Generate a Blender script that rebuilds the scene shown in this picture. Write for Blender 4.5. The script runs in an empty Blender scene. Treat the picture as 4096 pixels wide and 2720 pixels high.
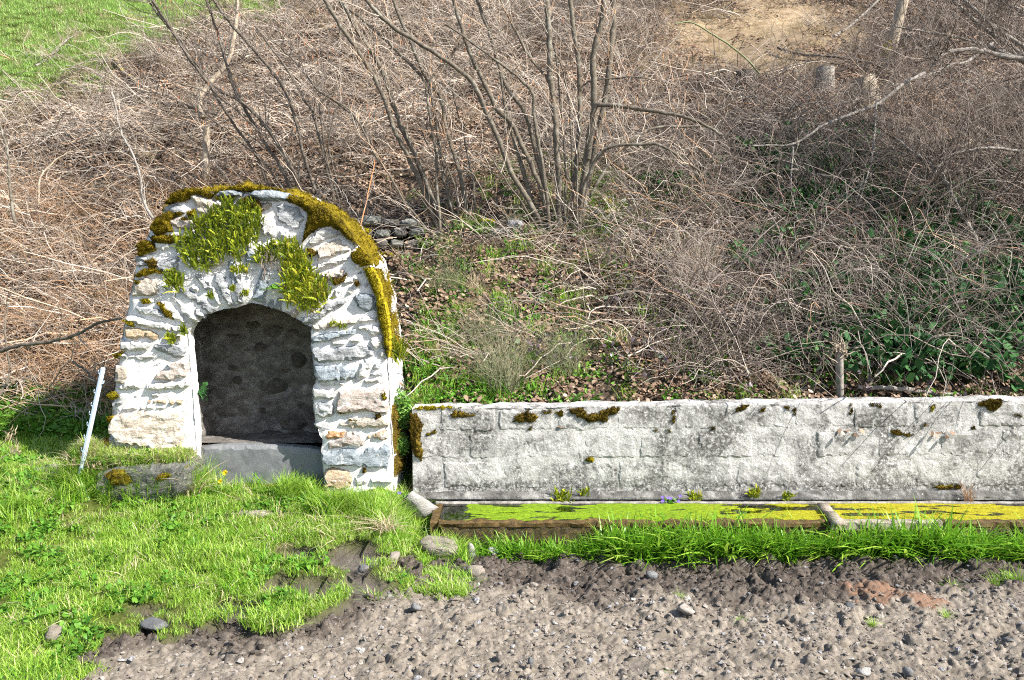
import bpy, math, random
import numpy as np
from mathutils import Vector
from mathutils.geometry import delaunay_2d_cdt

R = np.random.default_rng(7)
random.seed(7)
scene = bpy.context.scene
col = scene.collection

# ------------------------------------------------------------------ camera
FPX = 3575.0                       # focal length in pixels of the 4096 px wide photograph
PITCH = math.atan(330.0 / FPX)
CAM = np.array([0.0, -6.5, 1.8])
cd = bpy.data.cameras.new("camera")
cd.sensor_width = 36.0
cd.lens = 36.0 * FPX / 4096.0
cd.clip_start = 0.05
cd.clip_end = 2000.0
cam = bpy.data.objects.new("camera", cd)
cam.location = CAM
cam.rotation_euler = (math.pi / 2 - PITCH, 0, 0)
col.objects.link(cam)
scene.camera = cam

# ------------------------------------------------------------------ sky, sun, exposure
SUN_AZ = math.radians(61)          # to the right of the line from the niche to the camera
SUN_EL = math.radians(41)
world = bpy.data.worlds.new("World")
scene.world = world
world.use_nodes = True
wn = world.node_tree
sky = wn.nodes.new("ShaderNodeTexSky")
sky.sky_type = 'NISHITA'
sky.sun_disc = False
sky.sun_elevation = SUN_EL
sky.sun_rotation = math.pi - SUN_AZ
sky.air_density = 1.0
wn.links.new(sky.outputs[0], wn.nodes["Background"].inputs[0])
wn.nodes["Background"].inputs[1].default_value = 0.11
sd = bpy.data.lights.new("sun", 'SUN')
sd.energy = 5.0
sd.angle = math.radians(0.53)
sd.color = (1.0, 0.955, 0.89)
sun = bpy.data.objects.new("sun", sd)
to_sun = Vector((math.sin(SUN_AZ) * math.cos(SUN_EL), -math.cos(SUN_AZ) * math.cos(SUN_EL), math.sin(SUN_EL)))
sun.rotation_euler = to_sun.to_track_quat('Z', 'Y').to_euler()
sun.location = (6, -6, 9)
col.objects.link(sun)
vs = scene.view_settings
vs.view_transform = 'Standard'
vs.look = 'None'
vs.exposure = 1.22
vs.gamma = 1.0
vs.use_curve_mapping = False
scene.cycles.max_bounces = 4
scene.cycles.diffuse_bounces = 2
scene.cycles.use_denoising = False
scene.cycles.pixel_filter_type = 'BLACKMAN_HARRIS'
scene.cycles.filter_width = 1.1
scene.cycles.transparent_max_bounces = 8

# ------------------------------------------------------------------ numpy helpers
def _h(i, j, k, s):
    n = (i * 374761393 + j * 668265263 + k * 2147483647 + s * 1274126177) & 0xFFFFFFFF
    n = ((n ^ (n >> 13)) * 1274126177) & 0xFFFFFFFF
    n = ((n ^ (n >> 16)) * 2246822519) & 0xFFFFFFFF
    return ((n ^ (n >> 15)) & 0xFFFFFF) / float(0xFFFFFF) * 2 - 1

def vn(x, y, z=0.0, s=0):
    x, y, z = np.broadcast_arrays(np.asarray(x, float), np.asarray(y, float), np.asarray(z, float))
    xi, yi, zi = np.floor(x).astype(np.int64), np.floor(y).astype(np.int64), np.floor(z).astype(np.int64)
    fx, fy, fz = x - xi, y - yi, z - zi
    fx, fy, fz = fx*fx*(3-2*fx), fy*fy*(3-2*fy), fz*fz*(3-2*fz)
    r = 0
    for a in (0, 1):
        for b in (0, 1):
            for c in (0, 1):
                w = (fx if a else 1-fx) * (fy if b else 1-fy) * (fz if c else 1-fz)
                r = r + w * _h(xi+a, yi+b, zi+c, s)
    return r

def fbm(x, y, z=0.0, o=4, s=0, g=0.5):
    r, a = 0, 1.0
    x, y, z = np.asarray(x, float), np.asarray(y, float), np.asarray(z, float)
    for i in range(o):
        r = r + a * vn(x, y, z, s + i)
        x, y, z, a = x*2.03+7.1, y*2.03+3.7, z*2.03+1.3, a*g
    return r

def ss(a, b, x):
    t = np.clip((np.asarray(x, float) - a) / (b - a), 0, 1)
    return t*t*(3-2*t)

CP, SP = math.cos(PITCH), math.sin(PITCH)
def ray(px, py):
    px, py = np.asarray(px, float), np.asarray(py, float)
    u, v = (px - 2048) / FPX, (1360 - py) / FPX
    return np.stack(np.broadcast_arrays(u, CP + v*SP, -SP + v*CP), -1)
def P(px, py, Y):
    d = ray(px, py)
    t = (np.asarray(Y, float) - CAM[1]) / d[..., 1]
    return CAM + d * t[..., None]
def PZ(px, py, Z):
    d = ray(px, py)
    t = (Z - CAM[2]) / d[..., 2]
    return CAM + d * t[..., None]
def proj(p):
    q = np.asarray(p, float) - CAM
    f = np.maximum(q[..., 1]*CP - q[..., 2]*SP, 0.2)
    v = q[..., 1]*SP + q[..., 2]*CP
    return 2048 + FPX*q[..., 0]/f, 1360 - FPX*v/f

# ------------------------------------------------------------------ terrain
def hill(x, y):
    wl = 1 - ss(-1.3 - 0.55*np.clip(y-0.7, 0, 9), -0.75 + 0.35*np.clip(y-0.7, 0, 9), x)   # 1 on the left, behind the niche
    zr = 0.68 + 0.62*(y - 0.2)
    yl = y - 1.3
    zl = 0.30 + 0.10*y + 0.62*0.5*(yl + np.sqrt(yl*yl + 0.09))
    z = zr*(1-wl) + zl*wl
    y2 = y - 13
    z = z - 0.5*0.5*(y2 + np.sqrt(y2*y2 + 9))
    a = ss(0.3, 2.0, y)
    z = z + a*(0.16*vn(x*0.45, y*0.45, 3.1) + 0.07*vn(x*1.5, y*1.5, 1.1) + 0.025*vn(x*5, y*5, 0.2))
    return z

BND = np.array([(-600, 2960), (150, 2800), (390, 2700), (560, 2640), (740, 2596), (1000, 2540), (1200, 2505), (1350, 2440),
                (1480, 2370), (1600, 2318), (1800, 2278), (1950, 2240), (2100, 2222), (4096, 2232), (6000, 2235)], float)
def soil_mask(x, y):
    """0 lawn ... 1 bare field"""
    px, py = proj(np.stack([x, y, np.full_like(x, -0.18)], -1))
    b = np.interp(px, BND[:, 0], BND[:, 1])
    left = 1 - ss(1850, 2150, px)
    n = fbm(x*3.1, y*3.1, 4.4, 3, 5)
    d = (py - b) + n*(8 + 95*left) + 75*left*vn(x*9, y*9, 2.0) + 20*left
    for (ex, ey, erx, ery) in ((1200, 2295, 95, 26), (787, 2373, 85, 20), (940, 2468, 95, 22), (1133, 2400, 90, 30), (1260, 2405, 85, 34), (1420, 2310, 110, 30), (590, 2480, 70, 14), (1640, 2290, 90, 26)):
        q = ((px-ex)/erx)**2 + ((py-ey)/ery)**2
        d = np.maximum(d, 60*(1-q) + 40*n)
    for (ex, ey, erx, ery) in ((1090, 2515, 100, 26), (1330, 2350, 70, 26), (1760, 2290, 70, 30), (1800, 2360, 50, 22)):
        q = ((px-ex)/erx)**2 + ((py-ey)/ery)**2
        d = np.minimum(d, -60*(1-q) + 40*n)
    return ss(-25, 25, d) * (1 - ss(-0.62, -0.55, y))

def front(x, y):
    z = 0.10 - 0.155*(-0.3 - y)                       # the lawn falls towards the field
    z = np.clip(z, -0.19, 0.13)
    wl = 1 - ss(-3.3, -2.7, x)
    z = z + wl*0.12*ss(-1.9, -0.2, y)
    wr = ss(-0.95, -0.55, x)
    z = z*(1-wr) + wr*np.minimum(z, -0.19)
    m = ss(-3.22, -3.02, x)*(1-ss(-2.34, -2.22, x))*ss(-0.40, -0.33, y)*(1-ss(-0.1, 0.1, y))
    z = z + m*0.27
    z = z + 0.02*vn(x*2.2, y*2.2, 9) + 0.012*vn(x*7, y*7, 2)
    return z

def terr(x, y):
    x, y = np.broadcast_arrays(np.asarray(x, float), np.asarray(y, float))
    f, h = front(x, np.minimum(y, 0.4)), hill(x, y)
    # where the hill takes over: behind the block wall, behind the niche, gently on the left
    y0 = np.where(x > -0.74, 0.1, 0.70)
    step = np.where(y > y0, 1.0, 0.0)
    lw = 1 - ss(-3.0, -2.86, x)
    soft = ss(-0.15, 1.0, y)
    w = step*(1-lw) + soft*lw
    return f*(1-w) + h*w

def G(px, py, lift=0.0):
    """first point of the ray through a photograph pixel on the terrain"""
    d = ray(px, py)
    d = d / np.linalg.norm(d)
    ts = np.arange(3.0, 40.0, 0.02)
    qs = CAM + d[None]*ts[:, None]
    hit = (qs[:, 2] < terr(qs[:, 0], qs[:, 1])) & ((qs[:, 1] > 0.12) | (qs[:, 0] < -0.75) | (qs[:, 2] < -0.1))
    q = qs[np.argmax(hit)].copy()
    q[2] = terr(q[0], q[1]) + lift
    return q

# ------------------------------------------------------------------ materials
def new_mat(name):
    m = bpy.data.materials.new(name)
    m.use_nodes = True
    nt = m.node_tree
    b = nt.nodes["Principled BSDF"]
    b.inputs["Roughness"].default_value = 0.9
    b.inputs["Specular IOR Level"].default_value = 0.25
    return m, nt, b
def N(nt, t, **kw):
    n = nt.nodes.new(t)
    for k, v in kw.items():
        if k.startswith("i_"):
            key = k[2:].replace("_", " ")
            n.inputs[key].default_value = v
        else:
            setattr(n, k, v)
    return n
def c4(c):
    return (c[0], c[1], c[2], 1.0)
def pos_node(nt, scale=(1, 1, 1)):
    g = N(nt, "ShaderNodeNewGeometry")
    m = N(nt, "ShaderNodeMapping")
    m.inputs["Scale"].default_value = scale
    nt.links.new(g.outputs["Position"], m.inputs[0])
    return m.outputs[0]
def noise(nt, vec, scale, detail=5, rough=0.6, dist=0.0):
    n = N(nt, "ShaderNodeTexNoise")
    n.inputs["Scale"].default_value = scale
    n.inputs["Detail"].default_value = detail
    n.inputs["Roughness"].default_value = rough
    n.inputs["Distortion"].default_value = dist
    nt.links.new(vec, n.inputs["Vector"])
    return n.outputs["Fac"]
def ramp(nt, fac, stops):
    r = N(nt, "ShaderNodeValToRGB")
    e = r.color_ramp.elements
    e[0].position, e[0].color = stops[0][0], c4(stops[0][1])
    e[1].position, e[1].color = stops[-1][0], c4(stops[-1][1])
    for p, c in stops[1:-1]:
        q = e.new(p)
        q.color = c4(c)
    nt.links.new(fac, r.inputs[0])
    return r.outputs[0]
def step(nt, fac, a, b):
    r = N(nt, "ShaderNodeMapRange")
    r.interpolation_type = 'SMOOTHSTEP'
    r.inputs[1].default_value, r.inputs[2].default_value = a, b
    nt.links.new(fac, r.inputs[0])
    return r.outputs[0]
def mix(nt, fac, a, b, blend='MIX'):
    m = N(nt, "ShaderNodeMix", data_type='RGBA', blend_type=blend)
    for s, v in ((0, fac), (6, a), (7, b)):
        if isinstance(v, (int, float)):
            m.inputs[s].default_value = v
        elif isinstance(v, tuple):
            m.inputs[s].default_value = c4(v)
        else:
            nt.links.new(v, m.inputs[s])
    return m.outputs[2]
def math_n(nt, op, a, b):
    m = N(nt, "ShaderNodeMath", operation=op)
    for s, v in ((0, a), (1, b)):
        if isinstance(v, (int, float)):
            m.inputs[s].default_value = v
        else:
            nt.links.new(v, m.inputs[s])
    return m.outputs[0]
def bump(nt, bsdf, h, strength, dist):
    b = N(nt, "ShaderNodeBump")
    b.inputs["Strength"].default_value = strength
    b.inputs["Distance"].default_value = dist
    nt.links.new(h, b.inputs["Height"])
    nt.links.new(b.outputs[0], bsdf.inputs["Normal"])

def stone_mat(name, c0, c1, c2, white=0.35, layer=4.0, dark=0.25):
    """schist: layered colour, whitewash of lime and mortar smears, dark lichen specks"""
    m, nt, b = new_mat(name)
    v = pos_node(nt, (1, 1, layer))
    base = ramp(nt, noise(nt, v, 9, 8, 0.65, 0.6), [(0.3, c0), (0.5, c1), (0.7, c2)])
    p = pos_node(nt)
    w = step(nt, noise(nt, p, 13, 8, 0.68, 0.8), 0.62 - white*0.4, 0.72 - white*0.3)
    base = mix(nt, w, base, (0.80, 0.78, 0.745))
    d = math_n(nt, 'MAXIMUM', step(nt, noise(nt, p, 38, 6, 0.7), 0.60, 0.70), step(nt, noise(nt, pos_node(nt, (1, 1, 3.2)), 16, 9, 0.75, 1.2), 0.60, 0.66))
    base = mix(nt, math_n(nt, 'MULTIPLY', d, dark), base, (0.09, 0.085, 0.075))
    oi = N(nt, "ShaderNodeObjectInfo")
    hsv = N(nt, "ShaderNodeHueSaturation")
    nt.links.new(base, hsv.inputs["Color"])
    mr = N(nt, "ShaderNodeMapRange")
    mr.inputs[3].default_value, mr.inputs[4].default_value = 0.82, 1.12
    nt.links.new(oi.outputs["Random"], mr.inputs[0])
    nt.links.new(mr.outputs[0], hsv.inputs["Value"])
    nt.links.new(hsv.outputs[0], b.inputs["Base Color"])
    h = math_n(nt, 'ADD', noise(nt, v, 26, 8, 0.72), math_n(nt, 'MULTIPLY', noise(nt, p, 95, 5, 0.7), 0.6))
    bump(nt, b, h, 0.95, 0.02)
    return m

MS = {
    'w': stone_mat("stone_white", (0.46, 0.44, 0.41), (0.66, 0.635, 0.595), (0.76, 0.74, 0.70), 0.45),
    'g': stone_mat("stone_grey", (0.20, 0.21, 0.215), (0.36, 0.37, 0.375), (0.52, 0.525, 0.52), 0.22),
    'b': stone_mat("stone_blue_grey", (0.15, 0.18, 0.20), (0.28, 0.32, 0.345), (0.45, 0.48, 0.50), 0.16),
    'e': stone_mat("stone_beige", (0.30, 0.245, 0.185), (0.48, 0.415, 0.335), (0.62, 0.565, 0.49), 0.24, 2.5),
    'o': stone_mat("stone_ochre", (0.26, 0.185, 0.11), (0.44, 0.335, 0.215), (0.58, 0.485, 0.365), 0.16, 2.5),
    'r': stone_mat("stone_rust", (0.34, 0.16, 0.06), (0.52, 0.30, 0.15), (0.60, 0.46, 0.32), 0.02, 3),
    'p': stone_mat("stone_pink", (0.36, 0.28, 0.23), (0.54, 0.455, 0.395), (0.66, 0.59, 0.53), 0.25, 3),
    'd': stone_mat("stone_dark", (0.05, 0.045, 0.04), (0.12, 0.11, 0.10), (0.26, 0.25, 0.23), -0.05, 3, 0.5),
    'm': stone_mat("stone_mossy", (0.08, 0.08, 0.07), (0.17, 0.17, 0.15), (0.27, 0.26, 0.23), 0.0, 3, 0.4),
}
MORTAR = stone_mat("lime_mortar", (0.52, 0.495, 0.455), (0.74, 0.715, 0.675), (0.82, 0.80, 0.77), 0.5, 1.0, 0.5)
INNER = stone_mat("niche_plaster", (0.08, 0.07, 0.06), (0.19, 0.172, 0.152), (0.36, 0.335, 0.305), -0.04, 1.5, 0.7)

def slab_mat():
    m, nt, b = new_mat("basin_granite")
    p = pos_node(nt)
    base = ramp(nt, noise(nt, p, 5, 6, 0.6, 0.5), [(0.3, (0.115, 0.12, 0.125)), (0.7, (0.19, 0.197, 0.20))])
    base = mix(nt, math_n(nt, 'MULTIPLY', step(nt, noise(nt, p, 140, 4, 0.7), 0.52, 0.66), 0.45), base, (0.34, 0.34, 0.335))
    nt.links.new(base, b.inputs["Base Color"])
    b.inputs["Roughness"].default_value = 0.75
    bump(nt, b, noise(nt, p, 120, 6, 0.7), 0.5, 0.004)
    return m
SLAB = slab_mat()

def block_mat(name, lightness=1.0, joint=False):
    m, nt, b = new_mat(name)
    p = pos_node(nt)
    L = lightness
    base = ramp(nt, noise(nt, p, 7, 8, 0.7, 0.6), [(0.3, (0.28*L, 0.268*L, 0.247*L)), (0.5, (0.42*L, 0.407*L, 0.382*L)), (0.68, (0.58*L, 0.566*L, 0.54*L))])
    # lime bloom, dark lichen and algae stains
    base = mix(nt, step(nt, noise(nt, p, 34, 6, 0.75), 0.55, 0.66), base, (0.78, 0.77, 0.745))
    lich = step(nt, noise(nt, p, 3.1, 9, 0.74, 0.7), 0.45, 0.60)
    gp = N(nt, "ShaderNodeNewGeometry")
    sx = N(nt, "ShaderNodeSeparateXYZ")
    nt.links.new(gp.outputs["Position"], sx.inputs[0])
    low = step(nt, sx.outputs[2], 0.22, 0.12)
    lich = math_n(nt, 'MAXIMUM', math_n(nt, 'MULTIPLY', lich, 0.95), math_n(nt, 'MULTIPLY', low, step(nt, noise(nt, p, 9, 8, 0.7), 0.33, 0.52)))
    lich = math_n(nt, 'MULTIPLY', lich, step(nt, noise(nt, p, 40, 7, 0.8), 0.38, 0.56))
    base = mix(nt, lich, base, (0.085, 0.082, 0.074))
    base = mix(nt, math_n(nt, 'MULTIPLY', step(nt, noise(nt, p, 120, 3, 0.6), 0.60, 0.68), 0.7), base, (0.12, 0.115, 0.10))
    oi = N(nt, "ShaderNodeObjectInfo")
    hsv = N(nt, "ShaderNodeHueSaturation")
    nt.links.new(base, hsv.inputs["Color"])
    mr = N(nt, "ShaderNodeMapRange")
    mr.inputs[3].default_value, mr.inputs[4].default_value = 0.85, 1.1
    nt.links.new(oi.outputs["Random"], mr.inputs[0])
    nt.links.new(mr.outputs[0], hsv.inputs["Value"])
    nt.links.new(hsv.outputs[0], b.inputs["Base Color"])
    h = math_n(nt, 'ADD', noise(nt, p, 60, 8, 0.75), math_n(nt, 'MULTIPLY', noise(nt, p, 17, 5, 0.6), 0.6))
    bump(nt, b, h, 0.9, 0.012)
    return m
BLOCK = block_mat("concrete_block")
JOINT = block_mat("wall_mortar", 1.15)

def leafy(name, stops, rough=0.55, trans=0.35, spec=0.3, inst=0.25):
    """colour varies per leaf (island) and per plant (instance); thin leaves let light through"""
    m, nt, b = new_mat(name)
    g = N(nt, "ShaderNodeNewGeometry")
    oi = N(nt, "ShaderNodeObjectInfo")
    f = math_n(nt, 'ADD', math_n(nt, 'MULTIPLY', g.outputs["Random Per Island"], 1-inst), math_n(nt, 'MULTIPLY', oi.outputs["Random"], inst))
    c = ramp(nt, f, stops)
    nt.links.new(c, b.inputs["Base Color"])
    b.inputs["Roughness"].default_value = rough
    b.inputs["Specular IOR Level"].default_value = spec
    if trans:
        t = N(nt, "ShaderNodeBsdfTranslucent")
        nt.links.new(c, t.inputs[0])
        mx = N(nt, "ShaderNodeMixShader")
        mx.inputs[0].default_value = trans
        nt.links.new(b.outputs[0], mx.inputs[1])
        nt.links.new(t.outputs[0], mx.inputs[2])
        nt.links.new(mx.outputs[0], nt.nodes["Material Output"].inputs[0])
    return m
GRASS = leafy("lawn_grass", [(0.0, (0.09, 0.21, 0.018)), (0.35, (0.20, 0.37, 0.03)), (0.62, (0.31, 0.49, 0.05)), (0.84, (0.42, 0.57, 0.10)), (0.89, (0.52, 0.47, 0.24)), (1.0, (0.64, 0.56, 0.36))], 0.42, 0.38, 0.5)
LONG = leafy("long_grass", [(0.0, (0.08, 0.22, 0.012)), (0.4, (0.15, 0.35, 0.02)), (0.8, (0.24, 0.45, 0.035)), (0.93, (0.34, 0.48, 0.06)), (1.0, (0.52, 0.46, 0.22))], 0.42, 0.4, 0.4, 0.15)
MEADOW = leafy("meadow_grass", [(0.0, (0.19, 0.34, 0.06)), (0.5, (0.30, 0.48, 0.11)), (0.75, (0.40, 0.52, 0.16)), (1.0, (0.58, 0.53, 0.34))], 0.55, 0.4)
STRAW = leafy("dry_grass", [(0.0, (0.34, 0.25, 0.14)), (0.5, (0.50, 0.40, 0.25)), (1.0, (0.62, 0.54, 0.38))], 0.8, 0.25)
HERB = leafy("green_herb", [(0.0, (0.05, 0.15, 0.015)), (0.5, (0.11, 0.27, 0.025)), (1.0, (0.20, 0.38, 0.05))], 0.5, 0.35)
IVY = leafy("ivy_leaf", [(0.0, (0.018, 0.06, 0.018)), (0.5, (0.03, 0.10, 0.026)), (0.85, (0.06, 0.16, 0.04)), (1.0, (0.12, 0.24, 0.07))], 0.6, 0.15, 0.2)
PURPLE = leafy("bramble_leaf", [(0.0, (0.05, 0.035, 0.045)), (0.5, (0.10, 0.07, 0.08)), (0.8, (0.12, 0.14, 0.09)), (1.0, (0.24, 0.30, 0.18))], 0.4, 0.15, 0.45)
LITTER = leafy("fallen_leaf", [(0.0, (0.06, 0.038, 0.024)), (0.35, (0.15, 0.095, 0.062)), (0.65, (0.26, 0.175, 0.118)), (0.88, (0.40, 0.29, 0.20)), (1.0, (0.58, 0.46, 0.34))], 0.75, 0.12, 0.2, 0.35)
TWIG = leafy("dead_twig", [(0.0, (0.06, 0.045, 0.036)), (0.22, (0.16, 0.128, 0.10)), (0.45, (0.34, 0.285, 0.232)), (0.7, (0.55, 0.48, 0.40)), (0.86, (0.46, 0.27, 0.15)), (1.0, (0.68, 0.61, 0.50))], 0.8, 0.0, 0.2, 0.45)
DARKTWIG = leafy("bramble_twig", [(0.0, (0.05, 0.035, 0.028)), (0.3, (0.11, 0.085, 0.068)), (0.6, (0.20, 0.165, 0.138)), (0.85, (0.35, 0.30, 0.258)), (0.93, (0.24, 0.105, 0.06)), (1.0, (0.56, 0.50, 0.44))], 0.8, 0.0, 0.2, 0.35)
FERN = leafy("fern_frond", [(0.0, (0.06, 0.09, 0.012)), (0.3, (0.14, 0.20, 0.015)), (0.6, (0.30, 0.36, 0.02)), (0.85, (0.50, 0.50, 0.035)), (1.0, (0.22, 0.14, 0.06))], 0.6, 0.3)
BROOM = leafy("broom_stem", [(0.0, (0.10, 0.12, 0.055)), (0.5, (0.20, 0.22, 0.11)), (0.8, (0.32, 0.31, 0.19)), (1.0, (0.45, 0.40, 0.29))], 0.7, 0.1)
CUSHION = leafy("cushion_leaf", [(0.0, (0.08, 0.20, 0.03)), (0.5, (0.18, 0.36, 0.06)), (1.0, (0.32, 0.50, 0.12))], 0.5, 0.35)
CATKIN = leafy("catkin", [(0.0, (0.40, 0.13, 0.05)), (0.6, (0.58, 0.25, 0.11)), (1.0, (0.55, 0.38, 0.16))], 0.8, 0.1)

def moss_mat(name, c0, c1, c2):
    m, nt, b = new_mat(name)
    p = pos_node(nt)
    f = math_n(nt, 'ADD', math_n(nt, 'MULTIPLY', noise(nt, p, 14, 5, 0.6), 0.7), math_n(nt, 'MULTIPLY', noise(nt, p, 150, 3, 0.6), 0.3))
    g = N(nt, "ShaderNodeNewGeometry")
    f = math_n(nt, 'ADD', f, math_n(nt, 'MULTIPLY', math_n(nt, 'SUBTRACT', g.outputs["Random Per Island"], 0.5), 0.22))
    nt.links.new(ramp(nt, f, [(0.32, c0), (0.5, c1), (0.68, c2)]), b.inputs["Base Color"])
    b.inputs["Roughness"].default_value = 1.0
    b.inputs["Specular IOR Level"].default_value = 0.05
    bump(nt, b, noise(nt, p, 220, 4, 0.7), 1.0, 0.01)
    return m
MOSS = moss_mat("moss_golden", (0.05, 0.04, 0.01), (0.19, 0.14, 0.012), (0.36, 0.27, 0.02))
MOSSY = moss_mat("moss_yellow", (0.09, 0.07, 0.01), (0.30, 0.245, 0.015), (0.52, 0.43, 0.025))
MOSSD = moss_mat("moss_brown", (0.05, 0.035, 0.012), (0.16, 0.11, 0.02), (0.30, 0.22, 0.03))

def bark_mat(name, c0, c1, c2, lichen=None, lich=0.0, scale=30):
    m, nt, b = new_mat(name)
    p = pos_node(nt)
    f = noise(nt, p, scale, 6, 0.7, 0.4)
    base = ramp(nt, f, [(0.3, c0), (0.5, c1), (0.7, c2)])
    if lichen:
        base = mix(nt, math_n(nt, 'MULTIPLY', step(nt, noise(nt, p, 11, 5, 0.6), 0.55, 0.63), lich), base, lichen)
    nt.links.new(base, b.inputs["Base Color"])
    bump(nt, b, noise(nt, p, scale*3, 5, 0.7), 0.7, 0.006)
    return m
BARK = bark_mat("hazel_bark", (0.06, 0.05, 0.036), (0.125, 0.105, 0.078), (0.21, 0.18, 0.14), (0.36, 0.35, 0.29), 0.35)
BARKD = bark_mat("dark_bark", (0.05, 0.04, 0.03), (0.11, 0.09, 0.07), (0.20, 0.17, 0.135), (0.34, 0.33, 0.26), 0.3)
PALE = bark_mat("pale_wood", (0.19, 0.15, 0.105), (0.32, 0.26, 0.19), (0.45, 0.385, 0.30), (0.20, 0.18, 0.14), 0.5)
SILVER = bark_mat("silver_bark", (0.13, 0.115, 0.095), (0.24, 0.215, 0.185), (0.36, 0.33, 0.29), (0.16, 0.14, 0.11), 0.5)
CUT = bark_mat("cut_wood", (0.50, 0.36, 0.22), (0.66, 0.54, 0.38), (0.76, 0.66, 0.50), None, 0, 18)
YELLOWB = bark_mat("lichen_bark", (0.13, 0.10, 0.07), (0.22, 0.18, 0.13), (0.34, 0.29, 0.22), (0.62, 0.45, 0.03), 0.95)

def ground_mat():
    m, nt, b = new_mat("ground_earth")
    p = pos_node(nt)
    a = N(nt, "ShaderNodeVertexColor", layer_name="zone")
    s = N(nt, "ShaderNodeSeparateColor")
    nt.links.new(a.outputs[0], s.inputs[0])
    lit = ramp(nt, noise(nt, p, 22, 8, 0.75), [(0.3, (0.035, 0.026, 0.019)), (0.5, (0.095, 0.07, 0.05)), (0.7, (0.18, 0.135, 0.097))])
    turf = ramp(nt, noise(nt, p, 30, 8, 0.7), [(0.3, (0.05, 0.06, 0.015)), (0.5, (0.09, 0.12, 0.02)), (0.7, (0.20, 0.18, 0.07))])
    earth = ramp(nt, noise(nt, p, 8, 9, 0.72, 0.5), [(0.3, (0.17, 0.115, 0.06)), (0.5, (0.32, 0.235, 0.14)), (0.7, (0.46, 0.36, 0.24))])
    soil = ramp(nt, noise(nt, p, 14, 8, 0.75), [(0.3, (0.07, 0.058, 0.046)), (0.5, (0.13, 0.112, 0.094)), (0.7, (0.22, 0.195, 0.165))])
    c = mix(nt, s.outputs[0], lit, turf)
    c = mix(nt, s.outputs[1], c, earth)
    c = mix(nt, s.outputs[2], c, soil)
    nt.links.new(c, b.inputs["Base Color"])
    b.inputs["Specular IOR Level"].default_value = 0.1
    bump(nt, b, math_n(nt, 'ADD', noise(nt, p, 60, 8, 0.75), noise(nt, p, 14, 5, 0.6)), 0.9, 0.03)
    return m
def soil_mat():
    m, nt, b = new_mat("field_soil")
    p = pos_node(nt)
    a = N(nt, "ShaderNodeVertexColor", layer_name="zone")
    s = N(nt, "ShaderNodeSeparateColor")
    nt.links.new(a.outputs[0], s.inputs[0])
    dry = ramp(nt, noise(nt, p, 16, 9, 0.75), [(0.32, (0.10, 0.082, 0.062)), (0.5, (0.195, 0.165, 0.13)), (0.68, (0.31, 0.27, 0.22))])
    wet = ramp(nt, noise(nt, p, 16, 9, 0.75), [(0.3, (0.035, 0.027, 0.021)), (0.5, (0.075, 0.06, 0.048)), (0.7, (0.15, 0.125, 0.103))])
    c = mix(nt, s.outputs[0], dry, wet)
    c = mix(nt, s.outputs[1], c, (0.19, 0.115, 0.075))
    c = mix(nt, math_n(nt, 'MULTIPLY', step(nt, noise(nt, p, 70, 4, 0.6), 0.58, 0.66), 0.4), c, (0.30, 0.29, 0.28))
    nt.links.new(c, b.inputs["Base Color"])
    b.inputs["Specular IOR Level"].default_value = 0.12
    bump(nt, b, noise(nt, p, 170, 6, 0.75), 0.8, 0.008)
    return m
GROUND, SOIL = ground_mat(), soil_mat()

# ------------------------------------------------------------------ object helpers
W = {}
def V3(v):
    return Vector((float(v[0]), float(v[1]), float(v[2])))
def mesh_from(name, v, faces, mat, smooth=False):
    me = bpy.data.meshes.new(name)
    v = np.asarray(v, np.float32)
    if isinstance(faces, np.ndarray):
        n, k = faces.shape
        me.vertices.add(len(v))
        me.vertices.foreach_set("co", v.ravel())
        me.loops.add(n*k)
        me.loops.foreach_set("vertex_index", faces.astype(np.int32).ravel())
        me.polygons.add(n)
        me.polygons.foreach_set("loop_start", np.arange(0, n*k, k, dtype=np.int32))
        me.polygons.foreach_set("loop_total", np.full(n, k, np.int32))
        me.update(calc_edges=True)
    else:
        me.from_pydata(v.tolist(), [], [list(map(int, f)) for f in faces])
        me.update()
    for m in (mat if isinstance(mat, (list, tuple)) else [mat]):
        me.materials.append(m)
    if smooth:
        me.polygons.foreach_set("use_smooth", np.ones(len(me.polygons), bool))
    return me
def tag(o, label=None, cat=None, group=None, kind=None):
    if label: o["label"] = label
    if cat: o["category"] = cat
    if group: o["group"] = group
    if kind: o["kind"] = kind
    return o
def thing(name, loc, label, cat, group=None):
    o = bpy.data.objects.new(name, None)
    o.empty_display_size = 0.1
    o.location = V3(loc)
    col.objects.link(o)
    W[o] = np.asarray(loc, float)
    return tag(o, label, cat, group)
def obj(name, v, faces, mat, parent=None, smooth=False, origin=None):
    v = np.asarray(v, float)
    c = v.mean(0) if origin is None else np.asarray(origin, float)
    if origin is None and parent is None:
        c[2] = v[:, 2].min()
    o = bpy.data.objects.new(name, mesh_from(name, v - c, faces, mat, smooth))
    col.objects.link(o)
    W[o] = c
    if parent is not None:
        o.parent = parent
        o.location = V3(c - W[parent])
    else:
        o.location = V3(c)
    return o

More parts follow.
